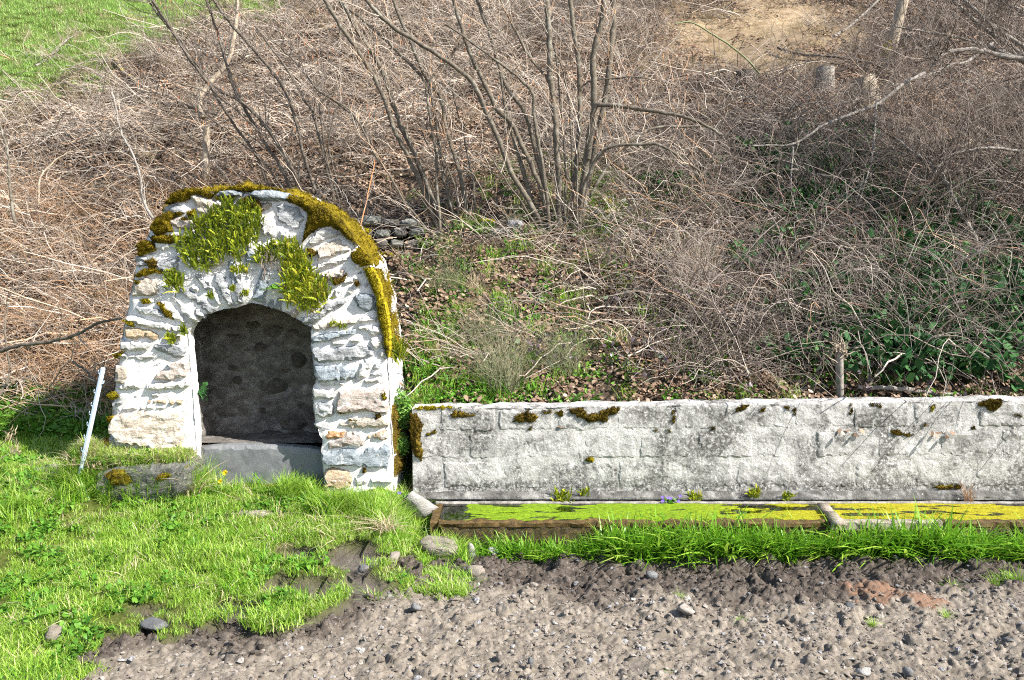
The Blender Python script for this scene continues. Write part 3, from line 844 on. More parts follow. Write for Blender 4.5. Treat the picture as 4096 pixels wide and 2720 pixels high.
# front stones, each its own piece: outline in photograph pixels, colour
ST = [
 ([(528, 1155), (538, 1124), (584, 1107), (628, 1117), (638, 1155), (628, 1181), (584, 1186), (528, 1186)], 'e'),
 ([(542, 1027), (622, 1022), (626, 1060), (546, 1070)], 'g'),
 ([(626, 1033), (719, 1025), (727, 1076), (719, 1094), (663, 1094), (626, 1066)], 'g'),
 ([(615, 969), (679, 961), (694, 987), (679, 1002), (620, 1002)], 'w'),
 ([(541, 1219), (620, 1225), (668, 1250), (683, 1274), (639, 1271), (543, 1254)], 'g'),
 ([(507, 1267), (545, 1259), (610, 1280), (754, 1307), (714, 1332), (601, 1313), (540, 1301), (499, 1282)], 'w'),
 ([(635, 1193), (663, 1198), (730, 1249), (753, 1290), (745, 1300), (689, 1275), (658, 1244)], 'w'),
 ([(663, 1168), (684, 1165), (726, 1196), (792, 1262), (796, 1288), (781, 1290), (728, 1255)], 'w'),
 ([(699, 1172), (732, 1196), (817, 1252), (821, 1276), (801, 1268)], 'g'),
 ([(722, 1148), (740, 1137), (806, 1188), (852, 1216), (872, 1238), (839, 1258), (814, 1239), (719, 1165)], 'g'),
 ([(724, 1099), (745, 1094), (816, 1170), (814, 1183), (786, 1168)], 'w'),
 ([(768, 1089), (801, 1094), (857, 1155), (849, 1163), (827, 1168), (804, 1145)], 'g'),
 ([(819, 1119), (832, 1114), (867, 1153), (896, 1225), (878, 1225), (852, 1193)], 'w'),
 ([(855, 1096), (883, 1089), (906, 1104), (921, 1170), (944, 1225), (918, 1225), (893, 1198), (867, 1142)], 'g'),
 ([(911, 1043), (926, 1033), (941, 1058), (946, 1130), (934, 1160), (918, 1112)], 'b'),
 ([(941, 1094), (974, 1096), (979, 1214), (949, 1219), (937, 1165)], 'g'),
 ([(983, 1095), (1000, 1090), (1002, 1202), (984, 1212)], 'w'),
 ([(1006, 1198), (1048, 1068), (1082, 1077), (1076, 1129), (1060, 1218)], 'b'),
 ([(1067, 1219), (1085, 1186), (1102, 1186), (1091, 1232)], 'g'),
 ([(1097, 1233), (1107, 1186), (1134, 1190), (1125, 1244)], 'g'),
 ([(1138, 1250), (1187, 1226), (1200, 1255), (1174, 1272)], 'p'),
 ([(1202, 1266), (1246, 1261), (1307, 1210), (1379, 1200), (1384, 1215), (1315, 1251), (1274, 1287), (1218, 1300), (1206, 1289)], 'g'),
 ([(1315, 1264), (1399, 1238), (1402, 1246), (1343, 1266), (1277, 1290)], 'w'),
 ([(1248, 1301), (1338, 1282), (1422, 1269), (1424, 1292), (1379, 1307), (1251, 1328)], 'e'),
 ([(1248, 1343), (1338, 1320), (1424, 1315), (1445, 1335), (1363, 1353), (1307, 1366), (1248, 1376)], 'b'),
 ([(1315, 1366), (1455, 1348), (1458, 1366), (1384, 1378), (1317, 1386)], 'w'),
 ([(1244, 1388), (1315, 1391), (1470, 1371), (1494, 1404), (1494, 1424), (1442, 1442), (1366, 1445), (1271, 1453), (1253, 1435)], 'g'),
 ([(1254, 1462), (1379, 1460), (1425, 1465), (1425, 1516), (1274, 1532), (1254, 1488)], 'b'),
 ([(1431, 1447), (1493, 1430), (1504, 1442), (1474, 1483), (1473, 1506), (1431, 1513)], 'w'),
 ([(1411, 1186), (1464, 1168), (1498, 1186), (1507, 1239), (1473, 1255), (1429, 1230)], 'b'),
 ([(1430, 1258), (1504, 1269), (1509, 1289), (1430, 1294)], 'w'),
 ([(1430, 1302), (1516, 1299), (1527, 1328), (1504, 1343), (1476, 1341), (1470, 1328), (1430, 1320)], 'w'),
 ([(1475, 1347), (1527, 1345), (1530, 1389), (1503, 1400), (1483, 1373)], 'w'),
 ([(1503, 1404), (1537, 1394), (1544, 1435), (1532, 1435), (1508, 1419)], 'w'),
 ([(1488, 1453), (1519, 1445), (1521, 1476), (1483, 1481)], 'g'),
 ([(1478, 1487), (1521, 1486), (1530, 1504), (1476, 1504)], 'g'),
 ([(1277, 1537), (1417, 1521), (1476, 1513), (1532, 1511), (1534, 1529), (1404, 1539), (1297, 1550)], 'w'),
 ([(1353, 1562), (1455, 1556), (1540, 1550), (1553, 1630), (1548, 1656), (1470, 1650), (1347, 1655), (1342, 1610)], 'p'),
 ([(1252, 1548), (1285, 1558), (1340, 1565), (1335, 1598), (1258, 1600), (1250, 1570)], 'w'),
 ([(1254, 1649), (1260, 1611), (1295, 1605), (1336, 1611), (1339, 1652), (1326, 1667), (1280, 1670)], 'g'),
 ([(1256, 1696), (1286, 1690), (1288, 1710), (1262, 1710)], 'w'),
 ([(1291, 1746), (1315, 1723), (1378, 1726), (1387, 1743), (1361, 1758), (1297, 1762)], 'r'),
 ([(1464, 1741), (1544, 1717), (1551, 1755), (1530, 1761), (1464, 1749)], 'o'),
 ([(1391, 1723), (1458, 1729), (1458, 1782), (1435, 1790), (1401, 1782), (1315, 1799), (1306, 1768)], 'p'),
 ([(1338, 1698), (1412, 1668), (1476, 1668), (1544, 1662), (1554, 1703), (1521, 1713), (1401, 1713)], 'e'),
 ([(1284, 1812), (1300, 1807), (1401, 1789), (1450, 1803), (1475, 1786), (1547, 1780), (1560, 1801), (1551, 1882), (1521, 1873), (1401, 1865), (1323, 1862), (1288, 1848)], 'b'),
 ([(1298, 1875), (1326, 1869), (1384, 1877), (1416, 1901), (1405, 1950), (1361, 1960), (1298, 1950)], 'o'),
 ([(1420, 1904), (1544, 1910), (1572, 1898), (1569, 1930), (1484, 1931), (1426, 1942)], 'w'),
 ([(1415, 1947), (1481, 1939), (1484, 1979), (1438, 2002), (1401, 1973)], 'w'),
 ([(1300, 1966), (1395, 1966), (1422, 1985), (1398, 1999), (1315, 2004), (1300, 1984)], 'w'),
 ([(488, 1319), (507, 1305), (601, 1317), (630, 1338), (649, 1349), (620, 1363), (566, 1349), (538, 1361), (503, 1351)], 'o'),
 ([(640, 1330), (725, 1340), (737, 1350), (725, 1365), (668, 1363)], 'p'),
 ([(482, 1355), (496, 1361), (568, 1367), (616, 1374), (589, 1405), (538, 1407), (479, 1397)], 'w'),
 ([(596, 1380), (716, 1374), (746, 1391), (750, 1433), (697, 1433), (645, 1414)], 'g'),
 ([(467, 1430), (496, 1412), (509, 1414), (509, 1436)], 'g'),
 ([(514, 1416), (639, 1418), (668, 1430), (572, 1441), (515, 1441)], 'w'),
 ([(664, 1447), (752, 1441), (757, 1451), (757, 1508), (680, 1523), (610, 1515), (632, 1490), (677, 1470)], 'p'),
 ([(461, 1462), (507, 1464), (512, 1500), (502, 1531), (469, 1536), (459, 1526)], 'e'),
 ([(517, 1513), (568, 1536), (582, 1551), (489, 1564), (460, 1551)], 'w'),
 ([(584, 1538), (630, 1528), (758, 1517), (765, 1538), (752, 1554), (630, 1562), (588, 1559)], 'w'),
 ([(538, 1577), (670, 1571), (688, 1587), (579, 1592), (507, 1587)], 'w'),
 ([(589, 1601), (742, 1599), (744, 1620), (594, 1613)], 'o'),
 ([(446, 1610), (515, 1599), (517, 1615), (447, 1623)], 'g'),
 ([(453, 1627), (584, 1619), (676, 1628), (670, 1643), (553, 1635), (484, 1645)], 'w'),
 ([(487, 1651), (563, 1640), (737, 1650), (739, 1755), (732, 1798), (630, 1803), (477, 1772), (440, 1725), (440, 1689), (459, 1660)], 'e'),
 ([(434, 1752), (451, 1755), (464, 1801), (425, 1814)], 'w'),
 ([(756, 786), (778, 772), (822, 789), (915, 808), (904, 837), (874, 863), (811, 882), (789, 852), (781, 815)], 'e'),
 ([(656, 828), (704, 815), (748, 830), (756, 856), (711, 860), (656, 850)], 'g'),
 ([(663, 878), (718, 863), (781, 878), (800, 886), (785, 923), (711, 919), (678, 897)], 'p'),
 ([(856, 780), (933, 762), (970, 773), (967, 787), (933, 791), (870, 792)], 'b'),
 ([(1000, 773), (1022, 763), (1085, 760), (1154, 780), (1146, 800), (1078, 806), (1004, 791)], 'b'),
 ([(1037, 810), (1098, 810), (1091, 847), (1037, 848)], 'e'),
 ([(1104, 826), (1126, 806), (1200, 832), (1228, 871), (1193, 924), (1115, 893), (1102, 867)], 'g'),
 ([(1039, 856), (1094, 853), (1109, 896), (1102, 950), (1048, 937)], 'w'),
 ([(1117, 906), (1174, 925), (1200, 945), (1163, 967), (1113, 952)], 'w'),
 ([(1232, 984), (1239, 952), (1289, 902), (1354, 930), (1357, 939), (1267, 985)], 'w'),
 ([(1248, 882), (1278, 867), (1281, 878), (1256, 897)], 'g'),
 ([(1265, 991), (1357, 951), (1420, 1007), (1400, 1010), (1274, 1045)], 'e'),
 ([(1246, 1079), (1277, 1054), (1393, 1018), (1400, 1043), (1286, 1085), (1241, 1112)], 'w'),
 ([(1277, 1094), (1384, 1072), (1375, 1105), (1308, 1128)], 'p'),
 ([(1406, 1052), (1437, 1049), (1451, 1079), (1429, 1087)], 'w'),
 ([(1357, 1130), (1437, 1103), (1433, 1121), (1362, 1150)], 'w'),
 ([(1435, 1141), (1462, 1123), (1478, 1137), (1464, 1150)], 'p'),
 ([(1317, 1186), (1339, 1156), (1371, 1163), (1357, 1186), (1326, 1204)], 'w'),
 ([(980, 990), (1018, 985), (1028, 1053), (984, 1055)], 'b'),
 ([(827, 1058), (852, 1038), (893, 1043), (890, 1063), (829, 1084)], 'p'),
 ([(1389, 1156), (1410, 1150), (1455, 1155), (1405, 1178), (1380, 1180)], 'w'),
 ([(745, 905), (790, 930), (760, 975), (700, 985)], 'w'),
 ([(870, 880), (930, 850), (960, 900), (890, 930)], 'e'),
]
for k, (po, cidx) in enumerate(ST):
    po = np.array(po, float)
    A = np.ptp(po, axis=0)
    big = min(1.0, math.sqrt(A[0]*A[1])/80)
    hh = 0.018 + 0.020*big*R.uniform(0.5, 1.3)
    relief(po, NY+0.012, hh*0.85+0.004, 12, 0.05, 3.6, 0.010, 2.0, 17, 100+k, 0.09, layer=1.8).obj("stone", MS[cidx], niche)
# thin pinning stones pressed into the mortar between the larger ones
polys = [np.array(p_, float) for p_, _ in ST]
outl = np.vstack([np.array(OUTER, float), np.array(INNER_L, float)])
made = 0
rg = np.random.default_rng(3)
while made < 95:
    x, y = rg.uniform(430, 1560), rg.uniform(800, 1990)
    arch = y < 1290 and 640 < x < 1380
    wd_, hg_ = (rg.uniform(16, 34), rg.uniform(8, 13)) if arch else (rg.uniform(22, 62), rg.uniform(7, 14))
    ang = math.atan2(y-1420, x-1000) if arch else rg.normal(0.0, .07)
    t = np.linspace(0, 2*math.pi, 8)[:-1]
    e = np.stack([np.cos(t)*wd_/2, np.sin(t)*hg_/2], 1)*rg.uniform(.8, 1.15, (7, 2))
    po = np.array([x, y]) + np.stack([e[:, 0]*math.cos(ang)-e[:, 1]*math.sin(ang), e[:, 0]*math.sin(ang)+e[:, 1]*math.cos(ang)], 1)
    if not inside(po, outl).all() or edge_dist(po, outl).min() < 5:
        made += 0.02
        continue
    if any(inside(po, q_).any() or edge_dist(po, q_).min() < 3 for q_ in polys):
        made += 0.02
        continue
    polys.append(po)
    relief(po, NY+0.010, 0.014, 10, 0.04, 3, 0.006, 0.8, 20, 1200+int(made), 0.1).obj("stone", MS['wgbewpgo'[int(rg.integers(0, 8))]], niche)
    made += 1
# two loose capping slabs rise above the outline and have depth
for po, hh in (([(856, 782), (880, 762), (933, 757), (972, 771), (967, 787), (900, 790)], 0.05), ([(998, 776), (1022, 760), (1085, 756), (1158, 778), (1148, 801), (1078, 807), (1004, 793)], 0.06)):
    relief(np.array(po, float), NY-0.004, hh, 12, 0.25, 5, 0.012, 1.2, 14, 55, 0.1).obj("capping_slab", MS['b'], niche)

# moss cushions on the niche
MO = [
 ([(655, 815), (690, 772), (740, 755), (800, 756), (852, 776), (838, 794), (780, 772), (752, 790), (735, 806), (690, 806)], MOSS, 0.035),
 ([(852, 778), (868, 756), (960, 744), (1060, 746), (1110, 757), (1020, 764), (935, 760)], MOSS, 0.03),
 ([(856, 792), (905, 786), (938, 792), (925, 806), (870, 800)], MOSSY, 0.03),
 ([(596, 910), (626, 871), (674, 846), (708, 856), (678, 886), (692, 923), (622, 940)], MOSS, 0.04),
 ([(596, 948), (648, 937), (722, 948), (722, 970), (667, 978), (612, 966)], MOSS, 0.035),
 ([(545, 976), (566, 962), (614, 967), (614, 999), (551, 1008)], MOSS, 0.035),
 ([(540, 1018), (576, 1000), (624, 997), (592, 1012), (551, 1024)], MOSS, 0.025),
 ([(578, 1045), (610, 1030), (640, 1060), (600, 1078)], MOSSD, 0.02),
 ([(530, 1106), (576, 1074), (622, 1074), (668, 1098), (622, 1092), (564, 1108)], MOSS, 0.03),
 ([(536, 1125), (562, 1122), (566, 1140), (540, 1144)], MOSS, 0.02),
 ([(561, 1198), (587, 1196), (604, 1211), (569, 1216)], MOSSY, 0.025),
 ([(625, 1208), (660, 1218), (692, 1250), (692, 1278), (660, 1266), (640, 1235)], MOSS, 0.03),
 ([(486, 1280), (519, 1286), (540, 1306), (520, 1308)], MOSSY, 0.025),
 ([(450, 1422), (494, 1403), (480, 1420), (457, 1434)], MOSS, 0.025),
 ([(425, 1584), (451, 1569), (471, 1587), (446, 1602)], MOSSY, 0.03),
 ([(428, 1672), (448, 1664), (450, 1684), (430, 1690)], MOSS, 0.02),
 ([(402, 1765), (426, 1750), (443, 1776), (418, 1820), (402, 1826)], MOSS, 0.03),
 ([(700, 850), (726, 845), (728, 858), (706, 862)], MOSS, 0.02),
 ([(746, 850), (778, 838), (788, 862), (752, 876)], MOSS, 0.03),
 ([(722, 872), (745, 870), (752, 892), (730, 890)], MOSS, 0.02),
 ([(1144, 802), (1160, 780), (1222, 792), (1300, 828), (1358, 870), (1396, 918), (1428, 976), (1389, 956), (1356, 922), (1319, 903), (1274, 911), (1237, 940), (1207, 970), (1222, 908), (1232, 856), (1200, 826)], MOSS, 0.05),
 ([(1402, 1016), (1440, 990), (1480, 1030), (1482, 1056), (1446, 1068), (1406, 1043)], MOSS, 0.04),
 ([(1452, 1074), (1482, 1068), (1514, 1123), (1540, 1257), (1511, 1268), (1504, 1190), (1473, 1123)], MOSSY, 0.035),
 ([(1509, 1200), (1534, 1196), (1548, 1261), (1559, 1384), (1553, 1430), (1539, 1391), (1529, 1322), (1511, 1266)], MOSSY, 0.03),
 ([(1223, 994), (1250, 996), (1270, 1016), (1241, 1031)], MOSSD, 0.035),
 ([(1326, 1119), (1362, 1112), (1386, 1094), (1377, 1125), (1339, 1143)], MOSSD, 0.025),
 ([(1416, 1130), (1432, 1122), (1440, 1142), (1420, 1146)], MOSSD, 0.02),
 ([(941, 810), (993, 782), (1033, 804), (1058, 841), (1037, 848), (970, 818)], MOSSD, 0.035),
 ([(1345, 1648), (1372, 1628), (1388, 1652), (1362, 1658)], MOSSD, 0.02),
 ([(1390, 1678), (1430, 1685), (1450, 1690), (1420, 1698)], MOSSD, 0.02),
 ([(1500, 1660), (1520, 1655), (1525, 1680), (1502, 1682)], MOSSD, 0.02),
 ([(1520, 1575), (1540, 1572), (1545, 1598), (1525, 1600)], MOSSY, 0.02),
 ([(1452, 1872), (1465, 1876), (1462, 1892), (1450, 1890)], MOSSD, 0.015),
]
for k, (po, mt, hh) in enumerate(MO):
    po = np.array(po, float)
    A = 0.5*abs(np.sum(po[:, 0]*np.roll(po[:, 1], -1) - po[:, 1]*np.roll(po[:, 0], -1)))
    relief(po, NY-0.012, hh, 8, 0.14, 11, 0.014, 1.5, 40, 300+k, spikes=int(min(2600, 60+A*0.22)), spike_len=0.012).obj("moss_patch", mt, niche)
# moss all over the flank and shoulder of the niche, facing the block wall
def flank(i0, i1, y0, y1, mt, hh, seed):
    seg = resample(OUTER[i0:i1], 9, 0, False)
    p0 = P(seg[:, 0], seg[:, 1], np.full(len(seg), NY))
    tg = np.gradient(p0, axis=0)
    nr = np.stack([-tg[:, 2], 0*tg[:, 0], tg[:, 0]], 1)
    nr /= np.linalg.norm(nr, axis=1, keepdims=True)
    nr *= np.sign((nr*(p0-np.array([-1.85, 0, 0.8]))).sum(1))[:, None]
    ys = np.linspace(y0, y1, 26)
    rows = []
    for j, yy in enumerate(ys):
        q = p0.copy(); q[:, 1] = yy
        e = min(1, 5*j/25, 5*(25-j)/25)*np.minimum(1, np.minimum(np.arange(len(seg)), np.arange(len(seg))[::-1])/5.0)
        q += nr*((hh*e*(0.8+0.9*fbm(q[:, 0]*14, q[:, 1]*14, q[:, 2]*14, 4, seed)) + 0.03*(e > 0) - 0.03)[:, None])
        rows.append(q)
    v = np.concatenate(rows); m = len(seg)
    ii = (np.arange(25)[:, None]*m + np.arange(m-1)[None]).ravel()
    A = Acc(); A.add(v, np.stack([ii, ii+1, ii+m+1, ii+m], 1))
    ns = 6000
    s = v[R.integers(0, len(v), ns)] + R.normal(0, 0.006, (ns, 3))
    tip = s + (nr[R.integers(0, m, ns)]*0.6 + R.normal(0, 0.5, (ns, 3)))*0.016
    sd = np.cross(tip-s, R.normal(0, 1, (ns, 3))); sd = sd/(np.linalg.norm(sd, axis=1, keepdims=True)+1e-9)*0.003
    A.add(np.stack([s-sd, s+sd, tip], 1).reshape(-1, 3), np.arange(ns*3).reshape(-1, 3))
    A.obj("moss_patch", mt, niche)
flank(12, 19, NY+0.04, 0.6, MOSS, 0.03, 1)
flank(18, 22, NY+0.04, 0.6, MOSS, 0.018, 2)
flank(22, 25, NY+0.06, 0.5, MOSSD, 0.03, 3)
flank(7, 13, NY+0.04, 0.6, MOSS, 0.045, 4)

# ---- ferns rooted in the joints (plants: things of their own)
def fern(po, n, hgt, label, dead=0.0, mat=FERN, y=NY-0.03):
    po = np.array(po, float)
    lo, hi = po.min(0), po.max(0)
    n = int(n*2.3)
    q = R.uniform(lo, hi, (n*6, 2))
    q = q[inside(q, po)][:n]
    n = len(q)
    q = q + R.normal(0, 9 if hgt > .08 else 3, q.shape)
    root = P(q[:, 0], q[:, 1], np.full(n, y))
    t = thing("fern_clump", root.mean(0)*np.array([1, 1, 0]) + np.array([0, 0, root[:, 2].min()]), label, "fern")
    K = 13
    L = hgt*R.uniform(0.45, 1.4, n)*(1+.35*vn(q[:, 0]/40, q[:, 1]/40, 1))
    az = R.normal(0, 0.6, n)
    out = R.uniform(0.2, 1.1, n)
    u = np.linspace(0, 1, K)
    px_ = root[:, None, 0] + L[:, None]*np.sin(az)[:, None]*u**1.2*0.6
    py_ = root[:, None, 1] - L[:, None]*out[:, None]*np.sin(u*1.7)*0.55
    pz_ = root[:, None, 2] + L[:, None]*(u*np.cos(az)[:, None] - 0.25*out[:, None]*u**3)
    pts = np.stack([px_, py_, pz_], -1)
    wd = 0.0145*np.where(np.arange(K) % 2 == 0, 1.0, 0.45)*np.sin(np.clip(u*0.9+0.1, 0, 1)*math.pi)**0.5
    wd = wd[None]*R.uniform(0.7, 1.2, (n, 1))
    sv = np.stack([np.cos(az), R.normal(0, .35, n), -np.sin(az)], 1)
    v, f = ribbons(pts, wd, sv)
    A = Acc(); A.add(v, f); A.obj("fronds", mat, t)
    v, f = tubes(pts[:, ::3]+np.array([0, 0.001, 0]), np.full((n, len(u[::3])), 0.0008), 3)
    A = Acc(); A.add(v, f); A.obj("frond_stalks", MOSSD, t)
    return t
fern([(795, 900), (860, 850), (940, 825), (1030, 830), (1045, 890), (1030, 960), (985, 1010), (960, 1045), (900, 1030), (870, 1060), (830, 1085), (770, 1080), (725, 1040), (700, 985), (740, 960)], 460, 0.085, "largest golden green fern mat spreading left of the niche's crown")
fern([(1120, 985), (1170, 975), (1195, 1010), (1230, 1050), (1262, 1120), (1300, 1150), (1312, 1195), (1280, 1240), (1230, 1262), (1195, 1230), (1150, 1220), (1135, 1150), (1140, 1060)], 420, 0.085, "tall yellow green fern mat hanging right of the arch crown")
fern([(1030, 1000), (1110, 985), (1120, 1040), (1060, 1060), (1020, 1050)], 70, 0.07, "thin dull fern patch between the two big fern mats")
fern([(672, 1110), (712, 1100), (735, 1150), (715, 1175), (690, 1165), (672, 1140)], 50, 0.085, "small fern tuft between the left arch stones, below the big mat")
fern([(1310, 1300), (1385, 1300), (1380, 1318), (1365, 1318)][0:4], 14, 0.05, "tiny rusty fern tuft on the right pier just below the arch spring")
fern([(668, 1355), (700, 1350), (705, 1375), (680, 1378)], 26, 0.06, "round fern tuft on the left pier face near the opening")
fern([(725, 1320), (748, 1322), (750, 1338), (738, 1340)], 14, 0.05, "little fern at the left corner where the arch springs")
fern([(920, 1155), (938, 1150), (940, 1165), (924, 1165)], 14, 0.05, "fern sprig in the joint left of the keystone")
fern([(965, 1175), (990, 1172), (990, 1186), (970, 1186)], 14, 0.045, "fern sprig rooted low in the joint at the keystone")
fern([(832, 1185), (850, 1180), (852, 1195), (838, 1196)], 10, 0.05, "sparse fern sprig in a joint of the arch's left shoulder")
fern([(920, 1075), (990, 1070), (995, 1090), (930, 1095)], 36, 0.05, "low fern fringe just above the arch stones at the crown")
fern([(1575, 1400), (1610, 1395), (1615, 1440), (1580, 1450)], 40, 0.11, "yellowish fern hanging on the niche's mossy right flank", y=0.1)

def leaf_poly(n=6):
    t = np.linspace(0, 1, n)
    wv = np.sin(t**0.8*math.pi)**0.8
    return t, wv
def rosette(name, base, n, L, wid, mat, label, cat, up=0.6, parent_part="leaf", yscale=1.0):
    """a plant of separate broad leaves"""
    t = thing(name, base, label, cat)
    for k in range(n):
        a = 2*math.pi*k/n + R.normal(0, .25)
        u, wv = leaf_poly(7)
        l = L*R.uniform(.7, 1.2)
        pts = np.stack([np.cos(a)*l*u, np.sin(a)*l*u*yscale, l*(up*u - 0.55*up*u**2.2)], 1)[None] + np.asarray(base)
        sv = np.array([[-math.sin(a), math.cos(a), R.normal(0, .2)]])
        v, f = ribbons(pts, (wid*wv*R.uniform(.8, 1.1))[None] + 0.002, sv)
        A = Acc(); A.add(v, f); A.obj(parent_part, mat, t)
    return t
rosette("plantain_plant", P(1098, 1135, NY-0.03) + np.array([0, -0.02, 0]), 7, 0.10, 0.04, HERB, "dark green broad leaved plant hanging beside the right fern mat", "plant", -0.9)
# dried stalks above it
A = Acc()
n = 60
b0 = P(R.uniform(1050, 1120, n), R.uniform(990, 1090, n), np.full(n, NY-0.03))
u = np.linspace(0, 1, 6)
L = R.uniform(0.04, 0.13, n)
pts = b0[:, None] + np.stack([R.normal(0, .25, (n, 1))*L[:, None]*u, -L[:, None]*0.35*np.sin(u*2)[None]*np.ones((n, 1)), -L[:, None]*u*R.uniform(-.4, 1, (n, 1))], -1)
v, f = ribbons(pts, np.full((n, 6), .007)*(1-0.5*u), np.tile([1.0, 0, 0], (n, 1))); A.add(v, f)
tag(A.obj("withered_plant", leafy("withered", [(0, (0.12, 0.09, 0.07)), (1, (0.34, 0.28, 0.22))], .9, .1)), "brown withered leaves drooping between the fern mats", "plant")

# ---- basin slab standing in the opening
SLABP = [(740, 1812), (768, 1802), (800, 1793), (870, 1784), (960, 1781), (1060, 1784), (1160, 1790), (1250, 1798), (1310, 1808), (1320, 1990), (1200, 2010), (900, 2010), (740, 1990)]
pp = resample(SLABP, 16, 0.8)
pts, d, f = fill(pp, 18)
SY = NY + 0.14
wv_ = P(pts[:, 0], pts[:, 1], np.full(len(pts), SY))
wv_[:, 1] = SY + 0.02*np.clip(1-d/14, 0, 1)**2 + 0.003*fbm(wv_[:, 0]*14, wv_[:, 2]*14, 0, 3, 8) + 0.06*(0.62 - wv_[:, 2])
a, b, c = wv_[f[:, 0]], wv_[f[:, 1]], wv_[f[:, 2]]
f = np.where((np.cross(b-a, c-a)[:, 1] > 0)[:, None], f[:, ::-1], f)
A = Acc(); A.add(wv_, f)
bp = P(pp[:, 0], pp[:, 1], np.full(len(pp), SY))
fr = bp.copy(); fr[:, 1] = SY + 0.02 + 0.06*(0.62-bp[:, 2])
bk = bp.copy(); bk[:, 1] = SY + 0.13
m = len(pp)
A.add(np.vstack([fr, bk]), np.array([(i, (i+1) % m, m+(i+1) % m, m+i) for i in range(m)]))
tag(A.obj("basin_slab", SLAB, None, False), "smooth grey stone slab closing the bottom of the niche opening", "stone slab")
wz = 0.42
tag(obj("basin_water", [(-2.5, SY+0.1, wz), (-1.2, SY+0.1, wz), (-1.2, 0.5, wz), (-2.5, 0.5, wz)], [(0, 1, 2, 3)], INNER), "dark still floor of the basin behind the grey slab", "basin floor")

# ================================================================== BLOCK WALL AND TROUGH
WX0, WX1 = -0.735, 4.35
def rowz(px, l, r):
    return P(px, l + (r-l)*(px-1650)/(4096-1650), 0.0)[..., 2]
def zrow(x, l, r):
    px = 2048 + FPX*np.asarray(x, float)/6.5
    return rowz(px, l, r)
wall = thing("block_wall", (1.8, 0.1, 0.0), "low weathered concrete block wall with lichen, right of the niche", "wall")
xs = np.linspace(WX0, WX1, 560)
prof = [(0.002, t) for t in np.linspace(-0.3, 0.0, 6)] + [(0.0, t) for t in np.linspace(0.01, 1, 84)] + [(yy, 1.0) for yy in np.linspace(0.012, 0.20, 14)] + [(0.2, t) for t in np.linspace(0.9, 0, 5)]
top, bot = zrow(xs, 1634, 1599), zrow(xs, 2030, 2028)
rows = []
for (yy, t) in prof:
    z = bot + (top-bot)*t if t > 0 else np.full(len(xs), t)
    q = np.stack([xs, np.full(len(xs), yy), z], 1)
    n1 = fbm(xs*14, z*14, yy*14, 4, 61)
    n2 = fbm(xs*3, z*3, yy*3, 2, 66)
    if t >= 1.0:
        q[:, 2] += 0.008*n1 + 0.006*n2
        if yy < 0.03:
            q[:, 1] += 0.008*n1
    else:
        q[:, 1] += -0.0035*n1 - 0.003*n2
    rows.append(q)
v = np.concatenate(rows); m = len(xs)
ii = (np.arange(len(rows)-1)[:, None]*m + np.arange(m-1)[None]).ravel()
obj("mortar_core", v, np.stack([ii, ii+1, ii+m+1, ii+m], 1), JOINT, wall, False)
# end face of the wall
e = np.array([(WX0, 0.0, -0.3), (WX0, 0.2, -0.3), (WX0, 0.2, top[0]-0.006), (WX0, 0.0, top[0]-0.006)])
obj("end_face", e, [(0, 3, 2, 1)], JOINT, wall)
J1 = [1652, 1755, 1990, 2225, 2460, 2692, 2922, 3167, 3404, 3646, 3906, 4140, 4375]
J2 = [1652, 1868, 2093, 2330, 2555, 2785, 3019, 3256, 3504, 3752, 3998, 4245]
J3 = [1690, 1767, 2010, 2223, 2467, 2692, 2936, 3167, 3412, 3658, 3897, 4140, 4375]
def lerp_y(px, l, r):
    return l + (r-l)*(px-1650)/(4096-1650)
for ri, (J, (t0, t1), (b0, b1)) in enumerate(((J1, (1640, 1606), (1729, 1708)), (J2, (1738, 1718), (1838, 1826)), (J3, (1848, 1836), (1955, 1948)))):
    for k, (a, b) in enumerate(zip(J[:-1], J[1:])):
        g = R.uniform(3, 7)
        a2, b2 = a+g, b-g
        po = np.array([(a2, lerp_y(a2, t0, t1)), ((a2+b2)/2, lerp_y((a2+b2)/2, t0, t1)+R.uniform(-3, 3)), (b2, lerp_y(b2, t0, t1)), (b2+R.uniform(-3, 3), lerp_y(b2, (t0+b0)/2, (t1+b1)/2)), (b2, lerp_y(b2, b0, b1)), ((a2+b2)/2, lerp_y((a2+b2)/2, b0, b1)+R.uniform(-3, 3)), (a2, lerp_y(a2, b0, b1))])
        relief(po, 0.002, 0.0045 + R.uniform(-.002, .004), 12, 0.05, 4, 0.0035, 2.2, 26, 500+k+40*ri, 0.012).obj("block", BLOCK, wall)
# rough plinth course under the blocks
PLINTH = stone_mat('plinth_crust', (0.05, 0.048, 0.043), (0.13, 0.125, 0.115), (0.34, 0.33, 0.31), 0.0, 1.0, 0.6)
xs2 = np.linspace(WX0+0.02, WX1, 420)
prof = [(0.0, 1.06), (-0.02, 1.0), (-0.03, 0.8), (-0.034, 0.6), (-0.038, 0.4), (-0.044, 0.2), (-0.05, 0.05), (-0.06, 0.0), (-0.06, -0.6)]
pt, pb = zrow(xs2, 1966, 1962), 0.045
rows = []
for (yy, t) in prof:
    z = pb + (pt-pb)*t
    q = np.stack([xs2, np.full(len(xs2), yy), z*np.ones(len(xs2))], 1)
    nn = fbm(xs2*20, q[:, 2]*20, 0, 4, 71)
    q[:, 1] += -0.013*nn*(t > 0) ; q[:, 2] += 0.006*nn*(t > 0.9)
    rows.append(q)
v = np.concatenate(rows); m = len(xs2)
ii = (np.arange(len(rows)-1)[:, None]*m + np.arange(m-1)[None]).ravel()
obj("plinth", v, np.stack([ii, ii+1, ii+m+1, ii+m], 1)[:, ::-1], PLINTH, wall, False)
